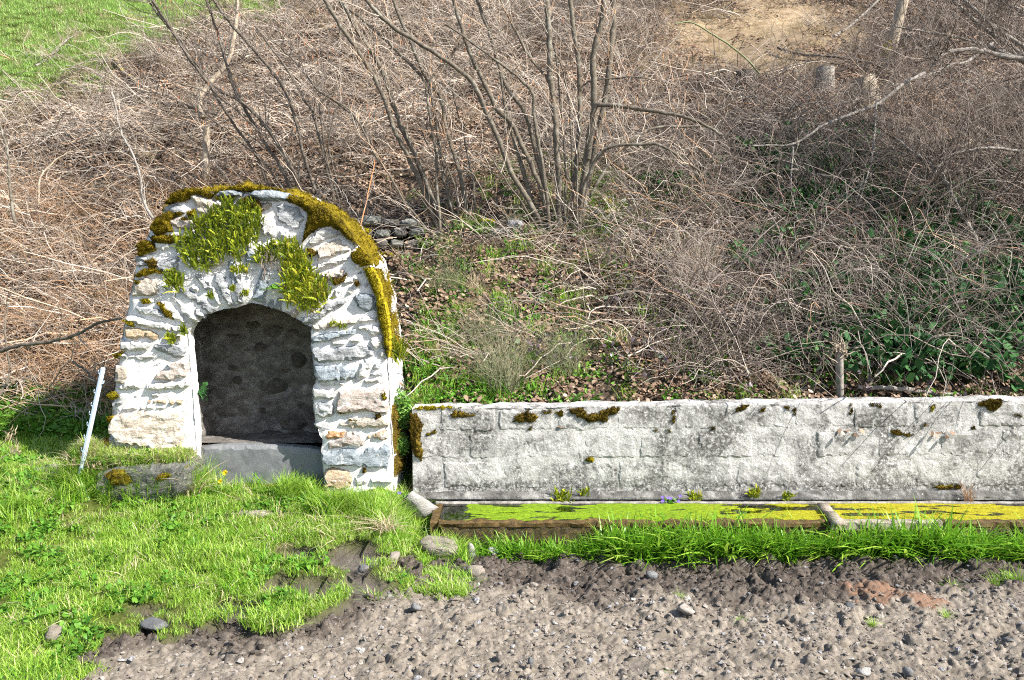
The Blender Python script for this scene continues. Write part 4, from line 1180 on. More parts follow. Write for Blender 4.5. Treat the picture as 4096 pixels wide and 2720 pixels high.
# moss on the wall
WM = [([(1640, 1650), (1672, 1655), (1690, 1700), (1680, 1760), (1700, 1800), (1690, 1850), (1665, 1830), (1645, 1800), (1640, 1720)], MOSSD, 0.03),
      ([(1650, 1640), (1690, 1625), (1780, 1626), (1850, 1634), (1740, 1640)], MOSSY, 0.012),
      ([(1702, 1738), (1745, 1718), (1748, 1732), (1715, 1748)], MOSS, 0.02),
      ([(1795, 1656), (1820, 1640), (1875, 1655), (1915, 1650), (1900, 1668), (1850, 1672), (1810, 1676)], MOSSD, 0.014),
      ([(2040, 1690), (2060, 1655), (2110, 1640), (2160, 1665), (2140, 1690), (2090, 1692)], MOSSD, 0.02),
      ([(2150, 1650), (2200, 1638), (2215, 1655), (2170, 1662)], MOSS, 0.012),
      ([(2220, 1652), (2250, 1640), (2262, 1660), (2235, 1668)], MOSS, 0.014),
      ([(2270, 1640), (2330, 1630), (2350, 1655), (2390, 1650), (2440, 1630), (2480, 1628), (2485, 1650), (2440, 1665), (2425, 1690), (2350, 1692), (2320, 1672), (2290, 1660)], MOSSD, 0.022),
      ([(2108, 1708), (2128, 1705), (2130, 1718), (2110, 1718)], MOSS, 0.015),
      ([(2342, 1832), (2372, 1824), (2375, 1842), (2356, 1852), (2344, 1845)], MOSSY, 0.03),
      ([(2610, 1722), (2630, 1715), (2638, 1728), (2618, 1732)], MOSS, 0.015), ([(2660, 1722), (2680, 1718), (2682, 1730)], MOSS, 0.013),
      ([(2685, 1650), (2705, 1635), (2700, 1690), (2690, 1700)], MOSSD, 0.015),
      ([(2835, 1712), (2855, 1706), (2862, 1722), (2842, 1726)], MOSSD, 0.018),
      ([(2930, 1645), (2970, 1618), (3000, 1622), (2985, 1640), (2945, 1652)], MOSSD, 0.018),
      ([(3030, 1640), (3060, 1625), (3065, 1648), (3040, 1652)], MOSSD, 0.018),
      ([(3130, 1625), (3160, 1622), (3158, 1645), (3140, 1640)], MOSSD, 0.014), ([(3170, 1630), (3186, 1628), (3180, 1665), (3172, 1660)], MOSSD, 0.012),
      ([(3395, 1620), (3410, 1615), (3412, 1660), (3400, 1658)], MOSSD, 0.015),
      ([(3480, 1615), (3530, 1618), (3525, 1635), (3490, 1630)], MOSSD, 0.016),
      ([(3715, 1625), (3742, 1618), (3744, 1640), (3720, 1645)], MOSSY, 0.018), ([(3680, 1695), (3705, 1685), (3712, 1708), (3690, 1706)], MOSS, 0.016),
      ([(3555, 1722), (3590, 1718), (3615, 1732), (3660, 1740), (3640, 1748), (3570, 1740)], MOSSD, 0.022),
      ([(3905, 1612), (3960, 1600), (4005, 1595), (4015, 1620), (3980, 1650), (3940, 1640)], MOSSD, 0.022),
      ([(4030, 1660), (4080, 1655), (4090, 1668), (4045, 1670)], MOSSD, 0.018), ([(3880, 1710), (3900, 1705), (3905, 1720), (3885, 1722)], MOSSD, 0.014),
      ([(3535, 1992), (3560, 1990), (3562, 2006), (3540, 2006)], MOSS, 0.025), ([(3730, 1945), (3780, 1940), (3850, 1940), (3840, 1955), (3760, 1960)], MOSSD, 0.018)]
for k, (po, mt, hh) in enumerate(WM):
    po = np.array(po, float)
    A = 0.5*abs(np.sum(po[:, 0]*np.roll(po[:, 1], -1) - po[:, 1]*np.roll(po[:, 0], -1)))
    relief(po, -0.002, hh, 7, 0.02, 9, 0.014, 2.5, 60, 700+k, spikes=int(60+A*0.25), spike_len=0.011).obj("moss_patch", mt, wall)

# ---- trough
trough = thing("water_trough", (1.9, -0.3, -0.25), "long shallow concrete water trough along the block wall", "trough")
def wetmat(name, c0, c1, c2, sc=12, rough=0.5):
    m, nt, b = new_mat(name)
    p = pos_node(nt)
    nt.links.new(ramp(nt, noise(nt, p, sc, 8, 0.7, 0.4), [(0.32, c0), (0.5, c1), (0.68, c2)]), b.inputs["Base Color"])
    b.inputs["Roughness"].default_value = rough
    bump(nt, b, noise(nt, p, sc*6, 6, 0.7), 0.8, 0.01)
    return m
RIM = wetmat("trough_rim", (0.03, 0.02, 0.009), (0.09, 0.055, 0.016), (0.18, 0.115, 0.04), 26)
RIMW = wetmat("trough_rim_pale", (0.16, 0.12, 0.08), (0.30, 0.255, 0.20), (0.46, 0.42, 0.36), 25)
RIMB = wetmat("trough_back_rim", (0.10, 0.085, 0.07), (0.22, 0.20, 0.175), (0.40, 0.37, 0.33))
WETF = wetmat("trough_front_wet", (0.015, 0.011, 0.007), (0.06, 0.045, 0.018), (0.16, 0.10, 0.03), 40, 0.3)
def bar(x0, x1, y0, y1, z0, z1, mat, name, parent, seed=1, amp=0.006, n=200, skew=0.0):
    xs = np.linspace(x0, x1, n)
    ys = [y0, y0, y0+0.008, (y0+y1)/2, y1-0.008, y1, y1]
    zs = [z0, z1-0.008, z1, z1+0.002, z1, z1-0.008, z0]
    rows = []
    for yy, zz in zip(ys, zs):
        q = np.stack([xs, np.full(n, yy), np.full(n, zz)], 1)
        nn = fbm(xs*9, yy*30, zz*30, 4, seed)
        q[:, 1] += amp*nn; q[:, 2] += amp*0.7*nn*(zz > z0)
        rows.append(q)
    v = np.concatenate(rows)
    ii = (np.arange(len(rows)-1)[:, None]*n + np.arange(n-1)[None]).ravel()
    A = Acc(); A.add(v, np.stack([ii, ii+1, ii+n+1, ii+n], 1))
    k = len(rows)
    for s in (0, n-1):
        idx = [r*n+s for r in range(k)]
        A.add(v[idx], np.array([(0, i, i+1) for i in range(1, k-1)]))
    return A.obj(name, mat, parent, False)
TX0 = -0.50
bar(TX0-0.06, 4.3, -0.09, -0.055, -0.3, 0.016, RIMB, "back_rim", trough, 3, 0.005)
bar(TX0, 2.16, -0.555, -0.50, -0.028, 0.008, RIM, "front_rim", trough, 4, 0.013)
bar(2.17, 2.93, -0.56, -0.50, -0.05, 0.012, RIMW, "front_rim", trough, 5, 0.005)
bar(2.94, 4.3, -0.555, -0.50, -0.028, 0.008, RIM, "front_rim", trough, 6, 0.013)
bar(TX0+0.02, 4.3, -0.55, -0.51, -0.4, -0.0285, WETF, "front_wall", trough, 7, 0.012, 400)
bar(TX0-0.06, TX0-0.005, -0.53, -0.06, -0.4, 0.002, RIM, "end_wall", trough, 8, 0.004, 20)
# plank divider
A = Acc()
for (c0, c1, wd) in (((3290, 2022), (3312, 2052), 0.075), ((3318, 2056), (3358, 2098), 0.075)):
    a, b = PZ(*c0, 0.02), PZ(*c1, 0.018)
    d = (b-a)/np.linalg.norm(b-a); s = np.array([d[1], -d[0], 0])*wd/2; up = np.array([0, 0, 0.02])
    v = [a-s, a+s, b+s, b-s, a-s+up, a+s+up, b+s+up, b-s+up]
    A.add(v, np.array([(4, 5, 6, 7), (0, 1, 5, 4), (1, 2, 6, 5), (2, 3, 7, 6), (3, 0, 4, 7)]))
A.obj("divider_board", RIMW, trough)
# algae bed (real relief) and the film of clear water above it
def algae_mat():
    m, nt, b = new_mat("algae")
    p = pos_node(nt)
    g = ramp(nt, noise(nt, p, 34, 9, 0.78, 0.5), [(0.34, (0.04, 0.08, 0.003)), (0.47, (0.14, 0.235, 0.004)), (0.66, (0.24, 0.35, 0.008))])
    y = ramp(nt, noise(nt, p, 34, 9, 0.78, 0.5), [(0.34, (0.10, 0.085, 0.003)), (0.47, (0.29, 0.26, 0.006)), (0.66, (0.42, 0.38, 0.015))])
    gp = N(nt, "ShaderNodeNewGeometry"); sx = N(nt, "ShaderNodeSeparateXYZ")
    nt.links.new(gp.outputs["Position"], sx.inputs[0])
    c = mix(nt, step(nt, sx.outputs[0], 1.0, 2.4), g, y)
    br = step(nt, math_n(nt, 'ADD', noise(nt, p, 6, 6, 0.7), 0.0), 0.60, 0.70)
    c = mix(nt, math_n(nt, 'MULTIPLY', br, 0.6), c, (0.16, 0.09, 0.01))
    nt.links.new(c, b.inputs["Base Color"])
    bump(nt, b, noise(nt, p, 120, 5, 0.7), 1.0, 0.01)
    return m
ax, ay = np.meshgrid(np.linspace(TX0, 4.3, 620), np.linspace(-0.52, -0.08, 70))
az = 0.004 + 0.006*fbm(ax*5, ay*14, 1, 4, 41)
hole = ss(0.72, 0.85, fbm(ax*1.9, ay*9, 5, 4, 44)) + ss(-0.30, -0.44, ax + .05*vn(ay*20, ax*9, 1))
az = az - 0.07*np.clip(hole, 0, 1)
v = np.stack([ax, ay, az], -1).reshape(-1, 3)
ii = (np.arange(69)[:, None]*620 + np.arange(619)[None]).ravel()
tag(obj("algae", v, np.stack([ii, ii+1, ii+621, ii+620], 1), algae_mat(), None, True), "bright yellow green algae mat filling the trough", "algae", kind="stuff")
m, nt, b = new_mat("clear_water")
fr = N(nt, "ShaderNodeFresnel"); fr.inputs[0].default_value = 1.33
tr = N(nt, "ShaderNodeBsdfTransparent"); tr.inputs[0].default_value = (0.93, 0.96, 0.88, 1)
gl = N(nt, "ShaderNodeBsdfGlossy"); gl.inputs["Roughness"].default_value = 0.03
bp = N(nt, "ShaderNodeBump"); bp.inputs["Strength"].default_value = 0.15; bp.inputs["Distance"].default_value = 0.01
nt.links.new(noise(nt, pos_node(nt), 9, 3, 0.5), bp.inputs["Height"])
nt.links.new(bp.outputs[0], gl.inputs["Normal"]); nt.links.new(bp.outputs[0], fr.inputs["Normal"])
mx = N(nt, "ShaderNodeMixShader")
nt.links.new(fr.outputs[0], mx.inputs[0]); nt.links.new(tr.outputs[0], mx.inputs[1]); nt.links.new(gl.outputs[0], mx.inputs[2])
nt.links.new(mx.outputs[0], nt.nodes["Material Output"].inputs[0])
ax, ay = np.meshgrid(np.linspace(TX0, 4.3, 60), np.linspace(-0.515, -0.075, 8))
v = np.stack([ax, ay, np.full_like(ax, 0.001)], -1).reshape(-1, 3)
ii = (np.arange(7)[:, None]*60 + np.arange(59)[None]).ravel()
tag(obj("water", v, np.stack([ii, ii+1, ii+61, ii+60], 1), m, None, True), kind="structure")

# ================================================================== LOOSE STONES, POST
def rock(name, c, size, mat, label, seed, flat=1.0, group=None, cat="stone", rot=0.0, sink=0.3):
    """angular lump from a sphere grid, cut by random planes"""
    rg = np.random.default_rng(seed)
    nu, nv = 16, 10
    th = np.linspace(0, 2*math.pi, nu, endpoint=False)
    ph = np.linspace(0.0, math.pi, nv)
    d = np.array([(math.sin(p)*math.cos(t), math.sin(p)*math.sin(t), math.cos(p)) for p in ph for t in th])
    r = np.full(len(d), 1.0)
    for _ in range(14):
        nrm = rg.normal(0, 1, 3); nrm /= np.linalg.norm(nrm)
        k = d @ nrm
        lim = rg.uniform(0.42, 0.85)
        r = np.where(k > 1e-3, np.minimum(r, lim/np.maximum(k, 1e-3)), r)
    r = r*(1 + 0.05*fbm(d[:, 0]*4+seed, d[:, 1]*4, d[:, 2]*4, 3, seed))
    v = d*r[:, None]*np.asarray(size)/2
    ca, sa = math.cos(rot), math.sin(rot)
    v = np.stack([v[:, 0]*ca-v[:, 1]*sa, v[:, 0]*sa+v[:, 1]*ca, v[:, 2]], 1)
    v = v + np.asarray(c) + np.array([0, 0, size[2]/2*(1-2*sink)])
    f = [(i*nu+j, (i+1)*nu+j, (i+1)*nu+(j+1) % nu, i*nu+(j+1) % nu) for i in range(nv-1) for j in range(nu)]
    o = obj(name, v, np.array(f), mat)
    return tag(o, label, cat, group)
FS = {'w': stone_mat("field_stone_white", (0.30, 0.28, 0.25), (0.42, 0.40, 0.37), (0.55, 0.53, 0.49), 0.0),
      'g': stone_mat("field_stone_grey", (0.11, 0.11, 0.11), (0.18, 0.18, 0.178), (0.27, 0.265, 0.26), -0.1),
      'e': stone_mat("field_stone_beige", (0.16, 0.135, 0.105), (0.26, 0.225, 0.18), (0.36, 0.32, 0.265), -0.05),
      'p': stone_mat("field_stone_pink", (0.20, 0.165, 0.135), (0.31, 0.265, 0.225), (0.42, 0.375, 0.33), -0.05),
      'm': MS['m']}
def RK(px, py, wpx, hpx, mat, label, seed, name="loose_stone", depth=1.0, **kw):
    c = G(px, py)
    s = np.linalg.norm(c-CAM)/FPX
    return rock(name, c, (wpx*s, wpx*s*depth, hpx*s*1.3), FS[mat], label, seed, **kw)
lq = G(560, 1955)
ledge = relief(np.array([(388, 1912), (398, 1886), (470, 1870), (560, 1864), (650, 1858), (735, 1850), (760, 1866), (765, 1960), (700, 2000), (560, 2020), (420, 2010), (380, 1960)], float), lq[1]-0.02, 0.04, 12, 0.26, 9, 0.022, 3, 10, 11, 0.05).obj("loose_stone", MS['m'])
tag(ledge, "long flat mossy kerb stone in the grass below the left pier", "stone")
for po in ([(420, 1900), (450, 1878), (500, 1882), (540, 1905), (520, 1950), (450, 1945)], [(580, 1900), (640, 1892), (700, 1880), (745, 1866), (740, 1900), (640, 1930)]):
    relief(np.array(po, float), lq[1]-0.05, 0.025, 9, 0.06, 10, 0.012, 2, 40, 9, spikes=300).obj("moss_patch", MOSS, ledge)
RK(1060, 2062, 260, 30, 'e', "pale flat doorstep stone lying in the grass before the niche", 12, depth=0.5, sink=0.42)
rock("loose_stone", P(1672, 2035, -0.26)+np.array([0, 0, -.02]), (.30, .26, .27), FS['w'], "white sloping boulder between the niche foot and the trough", 13, sink=.3)
rock("loose_stone", np.array([P(1768, 2160, -.68)[0], -.68, -.20]), (.33, .20, .20), FS['e'], "flat beige stone by the near left corner of the trough", 14, sink=.15)
RK(1885, 2228, 50, 62, 'w', "upright bright white stone where grass meets field", 15, sink=0.2)
RK(1972, 2222, 66, 46, 'w', "small rounded white stone half hidden by the long grass", 16)
RK(1735, 2210, 30, 30, 'w', "tiny white stone left of the upright white one", 17)
RK(1908, 2300, 90, 50, 'e', "tan stone lying on dark soil under the white stones", 18)
RK(1575, 2245, 80, 42, 'p', "pinkish flat stone sunk at the lawn's ragged edge", 19)
RK(1450, 2290, 60, 34, 'g', "grey stone sunk in grass beside the dug soil", 20)
RK(215, 2572, 70, 66, 'e', "beige stone beside the big weed in the lower lawn", 21)
RK(615, 2500, 110, 28, 'g', "thin grey flat stone bedded in the lower lawn", 22, sink=0.42)
RK(3460, 2706, 66, 34, 'w', "broken white stone lying alone in the near field", 23)
RK(2122, 2668, 30, 54, 'g', "narrow grey stone standing upright in the near field", 24, sink=0.2)
RK(2000, 2645, 30, 38, 'p', "pale elongated stone lying in the near field clods", 25)
RK(3636, 2700, 46, 32, 'g', "round grey stone right of the broken white one", 26)
RK(3400, 2440, 56, 34, 'g', "blue grey pebble below the rust coloured earth", 27)
RK(2600, 2310, 60, 38, 'g', "lumpy grey stone in the damp soil near the grass strip", 28)
RK(4040, 2580, 60, 34, 'g', "grey stone at the field's right margin", 29)
RK(2740, 2450, 80, 40, 'p', "whitish crumbly clod stone in mid field", 30)
RK(1660, 2440, 70, 40, 'g', "grey stone where the soil begins below the lawn", 31)
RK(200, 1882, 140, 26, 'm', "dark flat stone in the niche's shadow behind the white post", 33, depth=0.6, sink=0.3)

# ---- white plastic fence post
m, nt, b = new_mat("white_plastic")
b.inputs["Base Color"].default_value = (0.46, 0.55, 0.66, 1); b.inputs["Roughness"].default_value = 0.4
base = G(322, 1895); Yp = base[1]
top_ = P(413, 1470, Yp); base = P(320, 1900, Yp)
post = thing("fence_post", base, "slim white plastic fence post leaning in the grass left of the niche", "fence post")
ax_ = (top_-base)/np.linalg.norm(top_-base); Lp = np.linalg.norm(top_-base)
sx_ = np.cross(ax_, [0, 1, 0]); sx_ /= np.linalg.norm(sx_)
fy_ = np.cross(sx_, ax_)
def sect(c, w, d):
    return [c - sx_*w - fy_*d, c - fy_*d*1.35, c + sx_*w - fy_*d, c + sx_*w + fy_*d, c + fy_*d*1.2, c - sx_*w + fy_*d]
v = []
for t, s in ((-0.15, .9), (0, 1), (0.985, 1), (1.0, .82)):
    v += sect(base + ax_*Lp*t, 0.013*s, 0.009*s)
f = [(r*6+i, r*6+(i+1) % 6, (r+1)*6+(i+1) % 6, (r+1)*6+i) for r in range(3) for i in range(6)]
f += [tuple(range(18, 24))]
obj("shaft", v, f, m, post)
for k, t in enumerate((0.22, 0.34, 0.46, 0.56, 0.64, 0.76, 0.86, 0.94)):
    s = 1 if k % 2 else -1
    s = 1 if k < 6 else s
    a0 = base + ax_*Lp*t + sx_*0.013*s - fy_*0.005
    pts = np.array([a0, a0 + sx_*0.010*s, a0 + sx_*0.014*s + ax_*0.008, a0 + sx_*0.013*s + ax_*0.024])
    vv, ff = tubes(pts[None], np.array([[.0045, .0045, .004, .003]]), 6)
    obj("wire_hook", vv, ff, m, post)

# ================================================================== ON THE HILLSIDE
# ---- remains of a dry stone terrace wall behind the niche
q0 = G(1600, 1045)
dsw = thing("dry_stone_wall", q0, "dark tumbled dry stone wall remains behind the niche's right shoulder", "stone wall")
rg = np.random.default_rng(5)
def wallstone(px, py, wpx, hpx, Yv, mt, seed, parent, moss=False):
    t = np.linspace(0, 2*math.pi, 9)[:-1]
    sq = np.array([(math.copysign(abs(math.cos(a))**0.6, math.cos(a)), math.copysign(abs(math.sin(a))**0.6, math.sin(a))) for a in t])
    po = np.array([px, py]) + sq*np.array([wpx/2, hpx/2])*rg.uniform(0.82, 1.08, (8, 2))
    o = relief(po, Yv, 0.05, 13, 0.22, 6, 0.018, 1.5, 12, seed, 0.15).obj("stone", MS[mt], parent)
    if moss:
        po = np.array([px, py-hpx*0.22]) + sq*np.array([wpx/2, hpx/3.6])*rg.uniform(0.8, 1.0, (8, 2))
        relief(po, Yv-0.035, 0.03, 8, 0.06, 8, 0.012, 1, 40, seed, spikes=140).obj("moss", MOSSY, o)
k = 0
for row, (yy, n, x0, x1) in enumerate(((1030, 4, 1440, 1720), (978, 5, 1430, 1745), (930, 5, 1425, 1770), (890, 3, 1440, 1680))):
    xx = np.linspace(x0, x1, n+1)
    for a, b in zip(xx[:-1], xx[1:]):
        Yv = G(1600, 1050)[1] + 0.05*row + rg.uniform(-.03, .03)
        wallstone((a+b)/2, yy+rg.uniform(-6, 6), (b-a)*rg.uniform(.8, 1.05), 50*rg.uniform(.7, 1.05), Yv, 'mdmd'[k % 4], 900+k, dsw, row == 0 and k % 2 == 1 or k in (9,))
        k += 1
q0 = G(2480, 900)
dsw2 = thing("dry_stone_wall", q0, "mossy half buried terrace stones beside the big hazel's foot", "stone wall")
for i, (px, py, wp, hp, mo) in enumerate(((2390, 858, 70, 52, 0), (2440, 815, 60, 40, 1), (2445, 860, 60, 50, 1), (2500, 812, 56, 40, 0), (2510, 850, 50, 56, 0), (1945, 895, 80, 44, 1), (2060, 900, 70, 50, 0), (2000, 930, 80, 40, 0))):
    wallstone(px, py, wp, hp, G(px, py+hp*0.6)[1], 'mgmgm'[i % 5], 950+i, dsw2, mo)

# ---- hazels and other woody plants, stems traced stem by stem
def ztree(sx, sy, z):
    return [(sx + 0.6378*a, sy + 0.6378*b) for a, b in z]
def grow_twigs(acc, base_pts, base_dir, L0, rad, n, K=6, droop=0.0, spread=0.9, up=0.35, sides=3):
    """side shoots; returns their points so that they can branch again"""
    i = R.integers(0, len(base_pts), n)
    p, d = base_pts[i] + R.normal(0, 0.004, (n, 3)), base_dir[i]
    rd = R.normal(0, 1, (n, 3)); rd /= np.linalg.norm(rd, axis=1, keepdims=True)
    dr = d*0.6 + rd*spread + np.array([0, 0, up])
    dr /= np.linalg.norm(dr, axis=1, keepdims=True)
    L = L0*R.uniform(0.35, 1.25, n)
    pts = [p]
    for k in range(K-1):
        dr = dr + R.normal(0, 0.16, (n, 3)) + np.array([0, 0, 0.06-droop])
        dr /= np.linalg.norm(dr, axis=1, keepdims=True)
        pts.append(pts[-1] + dr*(L/(K-1))[:, None])
    pts = np.stack(pts, 1)
    r = (rad*R.uniform(0.6, 1.2, n))[:, None]*np.linspace(1, 0.35, K)[None]
    v, f = tubes(pts, r, sides)
    acc.add(v, f)
    pp = pts[:, 1:].reshape(-1, 3)
    dd = np.gradient(pts, axis=1)[:, 1:].reshape(-1, 3)
    dd /= np.linalg.norm(dd, axis=1, keepdims=True)+1e-9
    return pp, dd
def hazel(name, label, stems, Ybase, mat, twigs=(60, 300), L=(0.55, 0.28), catk=0, cat="shrub", up_extra=1.2, lean=0.25):
    """stems: list of (pixel polyline from the foot up, width px at foot, width px at top, y offset at foot, y offset at tip)"""
    feet = []
    for (poly, w0, w1, dy0, dy1) in stems:
        feet.append(P(poly[0][0], poly[0][1], Ybase+dy0))
    feet = np.array(feet)
    base = feet[np.argmin(feet[:, 2])]
    base = np.array([feet[:, 0].mean(), feet[:, 1].mean(), base[2]])
    t = thing(name, base, label, cat)
    bp, bd = [], []
    for (poly, w0, w1, dy0, dy1) in stems:
        poly = np.array(poly, float)
        s = np.linspace(0, 1, len(poly))
        p3 = np.array([P(a, b, Ybase + dy0 + (dy1-dy0)*u) for (a, b), u in zip(poly, s)])
        if poly[-1][1] < 30:                                   # runs on above the picture
            d = p3[-1]-p3[-2]; d /= np.linalg.norm(d)
            p3 = np.vstack([p3, p3[-1]+d*0.5*up_extra, p3[-1]+d*up_extra + np.array([0, 0, .1])])
        if terr(p3[0, 0], p3[0, 1]) < p3[0, 2] + 0.1:          # root the foot in the ground
            g = p3[0].copy(); g[2] = min(g[2]-0.05, float(terr(g[0], g[1]))-0.05)
            if p3[0, 2]-g[2] < 0.8 and poly[0][1] > 780:
                p3 = np.vstack([g, p3])
        n = max(16, 5*len(p3))
        q = spline(p3, n)
        q += R.normal(0, 0.0035, q.shape)
        m_px = (Ybase+6.5)/FPX
        r = np.linspace(w0, w1, n)*m_px/2*(1+0.10*vn(np.arange(n)*0.7, w0, 1.0))
        v, f = tubes(q[None], r[None], 8)
        o = Acc(); o.add(v, f); o.obj("stem", mat, t, True)
        dd = np.gradient(q, axis=0); dd /= np.linalg.norm(dd, axis=1, keepdims=True)
        k0 = int(n*0.22)
        bp.append(q[k0:]); bd.append(dd[k0:])
    bp, bd = np.concatenate(bp), np.concatenate(bd)
    A = Acc()
    p1, d1 = grow_twigs(A, bp, bd, L[0], 0.0055, twigs[0], 7)
    p2, d2 = grow_twigs(A, p1, d1, L[1], 0.003, twigs[1], 5)
    tag(A.obj("twigs", DARKTWIG if mat in (BARKD, SILVER) else TWIG, t), kind="stuff")
    if catk:
        i = R.integers(0, len(p2), catk)
        c0 = p2[i]
        u = np.linspace(0, 1, 4)
        pts = c0[:, None] + np.stack([R.normal(0, .004, (catk, 1))*u, R.normal(0, .004, (catk, 1))*u, -0.05*R.uniform(.6, 1.2, (catk, 1))*u], -1)
        v, f = tubes(pts, np.tile([.002, .004, .004, .0015], (catk, 1)), 5)
        A = Acc(); A.add(v, f); tag(A.obj("catkins", CATKIN, t), kind="stuff")
    return t
yc = G(2300, 950)[1]
Z6 = lambda z: ztree(1300, 0, z)
hazel("hazel_bush", "big many stemmed bare hazel rising in the picture's centre", [
    (Z6([(1470, 1500), (1470, 1200), (1460, 1000), (1440, 700), (1415, 500), (1410, 300), (1400, 100), (1385, -40)]), 26, 20, 0, .1),
    (Z6([(1560, 1480), (1620, 1150), (1660, 850), (1690, 650), (1680, 400), (1700, 260), (1740, 130), (1750, -40)]), 30, 18, 0, -.1),
    (Z6([(1600, 1400), (1680, 1000), (1730, 750), (1770, 550), (1795, 300), (1810, 150), (1805, -40)]), 28, 20, .1, .3),
    (Z6([(1540, 1420), (1580, 1000), (1600, 650), (1590, 400), (1560, 200), (1535, -30)]), 20, 17, .05, .2),
    (Z6([(1650, 1000), (1690, 690), (1760, 660), (1880, 670), (2000, 690), (2200, 720), (2352, 770), (2500, 850)]), 22, 10, -.05, -.4),
    (Z6([(1600, 1350), (1620, 1200), (1700, 1000), (1800, 920), (1950, 905), (2100, 910), (2200, 970), (2352, 1080)]), 17, 9, -.05, -.5),
    (Z6([(1600, 1400), (1650, 1250), (1800, 1000), (1950, 860), (2080, 800), (2350, 790)]), 17, 8, .1, .3),
    (Z6([(1400, 1490), (1300, 1300), (1180, 1100), (1090, 880), (1010, 700), (940, 540), (860, 450), (700, 340), (540, 240), (400, 150), (250, -10)]), 23, 14, 0, -.2),
    (Z6([(1420, 1460), (1340, 1150), (1230, 900), (1160, 760), (1080, 690), (1020, 560), (930, 380), (860, 180), (800, -20)]), 22, 14, .05, .1),
    (Z6([(1430, 1470), (1370, 1150), (1310, 900), (1250, 700), (1150, 560), (1080, 380), (1030, 200), (950, -10)]), 20, 14, .1, .2),
    (Z6([(1410, 1460), (1380, 1150), (1340, 900), (1310, 720), (1300, 580), (1180, 460), (1060, 370), (940, 280), (760, 150)]), 16, 7, -.05, -.2),
    (Z6([(1330, 1400), (1220, 1000), (1170, 830), (1120, 600), (1090, 400), (1040, 250), (1000, 100)]), 18, 9, .1, .2),
    (Z6([(1590, 620), (1610, 550), (1660, 510), (1780, 495), (1940, 480), (2050, 500)]), 9, 5, .1, .0),
    (Z6([(1440, 600), (1390, 490), (1290, 370), (1180, 160), (1090, -20)]), 12, 9, .1, .1),
    (Z6([(1500, 1480), (1510, 1100), (1490, 800), (1450, 350), (1420, 250), (1380, 60)]), 9, 6, .0, .2),
    (Z6([(1550, 1400), (1548, 1000), (1535, 700), (1500, 480), (1440, 300)]), 9, 5, .2, .3),
    (Z6([(1380, 1500), (1250, 1300), (1100, 1080), (1000, 920), (860, 780), (720, 600)]), 8, 4, -.1, -.3),
    (Z6([(1590, 1500), (1580, 1200), (1590, 900), (1650, 720), (1690, 680)]), 7, 4, -.2, -.1),
], yc, BARK, (150, 900), (0.6, 0.3), 60)
yl = G(1790, 930)[1]
hazel("hazel_bush", "slender leaning hazel clump left of the big one", [
    (Z6([(770, 1480), (660, 1220), (560, 960), (480, 800), (420, 620), (350, 430), (270, 290), (200, 180), (90, -10)]), 24, 15, 0, .1),
    (Z6([(720, 1470), (620, 1200), (520, 980), (430, 800), (380, 640), (310, 490), (240, 370), (130, 210), (10, 20), (-40, -60)]), 20, 14, 0, -.1),
    (Z6([(890, 1450), (870, 1200), (820, 1000), (760, 800), (720, 600), (640, 500), (560, 320), (520, 220), (420, -10)]), 19, 12, .05, .1),
    (Z6([(720, 1400), (700, 1180), (700, 1000), (670, 800), (640, 600), (640, 530), (720, 420), (830, 290), (850, 200)]), 14, 6, -.1, -.2),
    (Z6([(830, 1420), (750, 1150), (720, 950), (690, 720), (660, 590), (600, 470)]), 15, 9, .1, .2),
    (Z6([(670, 1480), (500, 1270), (400, 1090), (300, 950), (230, 800), (150, 690), (30, 610)]), 9, 6, -.1, -.3),
    (Z6([(600, 470), (550, 420), (430, 300), (280, 160), (130, 40), (60, -30)]), 12, 9, .1, .2),
    (Z6([(800, 1440), (790, 1200), (730, 1050), (640, 900), (560, 700)]), 8, 5, .2, .3),
    (Z6([(950, 1450), (930, 1150), (880, 900), (830, 700), (780, 500)]), 8, 5, .2, .3),
    (Z6([(840, 1440), (830, 1250), (790, 1100), (700, 900), (610, 760)]), 7, 4, -.1, -.1),
], yl, BARK, (110, 700), (0.6, 0.3), 60)
yn = G(1290, 850)[1]
Z5 = lambda z: ztree(0, 0, z)
hazel("hazel_bush", "fan of dark thin hazel stems leaning left behind the niche", [
    (Z5([(1950, 1330), (1800, 1000), (1640, 760), (1480, 620), (1330, 540), (1200, 380), (1090, 210), (960, 10)]), 15, 10, 0, -.2),
    (Z5([(1880, 1320), (1760, 1050), (1650, 880), (1540, 690), (1470, 560), (1420, 400), (1330, 100), (1290, -10)]), 14, 9, 0, .1),
    (Z5([(2050, 1340), (1960, 1150), (1900, 950), (1850, 740), (1780, 560), (1650, 380), (1490, 200), (1380, 60), (1330, -20)]), 14, 9, .05, .0),
    (Z5([(1720, 1320), (1620, 1000), (1480, 800), (1330, 560), (1230, 400), (1100, 220), (1000, 100), (930, 0)]), 12, 8, .1, -.1),
    (Z5([(2130, 1370), (2080, 1180), (2020, 930), (1960, 700), (1900, 620), (1830, 480), (1700, 300), (1600, 160)]), 14, 7, .1, .2),
    (Z5([(2160, 1370), (2050, 1000), (2020, 800), (2010, 660), (2080, 580)]), 10, 6, .0, .0),
    (Z5([(2350, 960), (2250, 760), (2120, 650), (1990, 560), (1880, 420), (1760, 300)]), 9, 5, .0, -.2),
    (Z5([(1900, 1320), (1850, 1130), (1760, 960), (1600, 800), (1420, 640), (1250, 560), (1050, 500)]), 9, 4, -.2, -.5),
    (Z5([(1840, 1320), (1700, 1080), (1500, 880), (1280, 720), (1080, 620), (860, 560)]), 9, 4, -.1, -.4),
    (Z5([(2080, 1350), (2110, 1150), (2060, 900), (2120, 650)]), 9, 5, .2, .3),
], yn, BARKD, (150, 1000), (0.7, 0.34), 140)
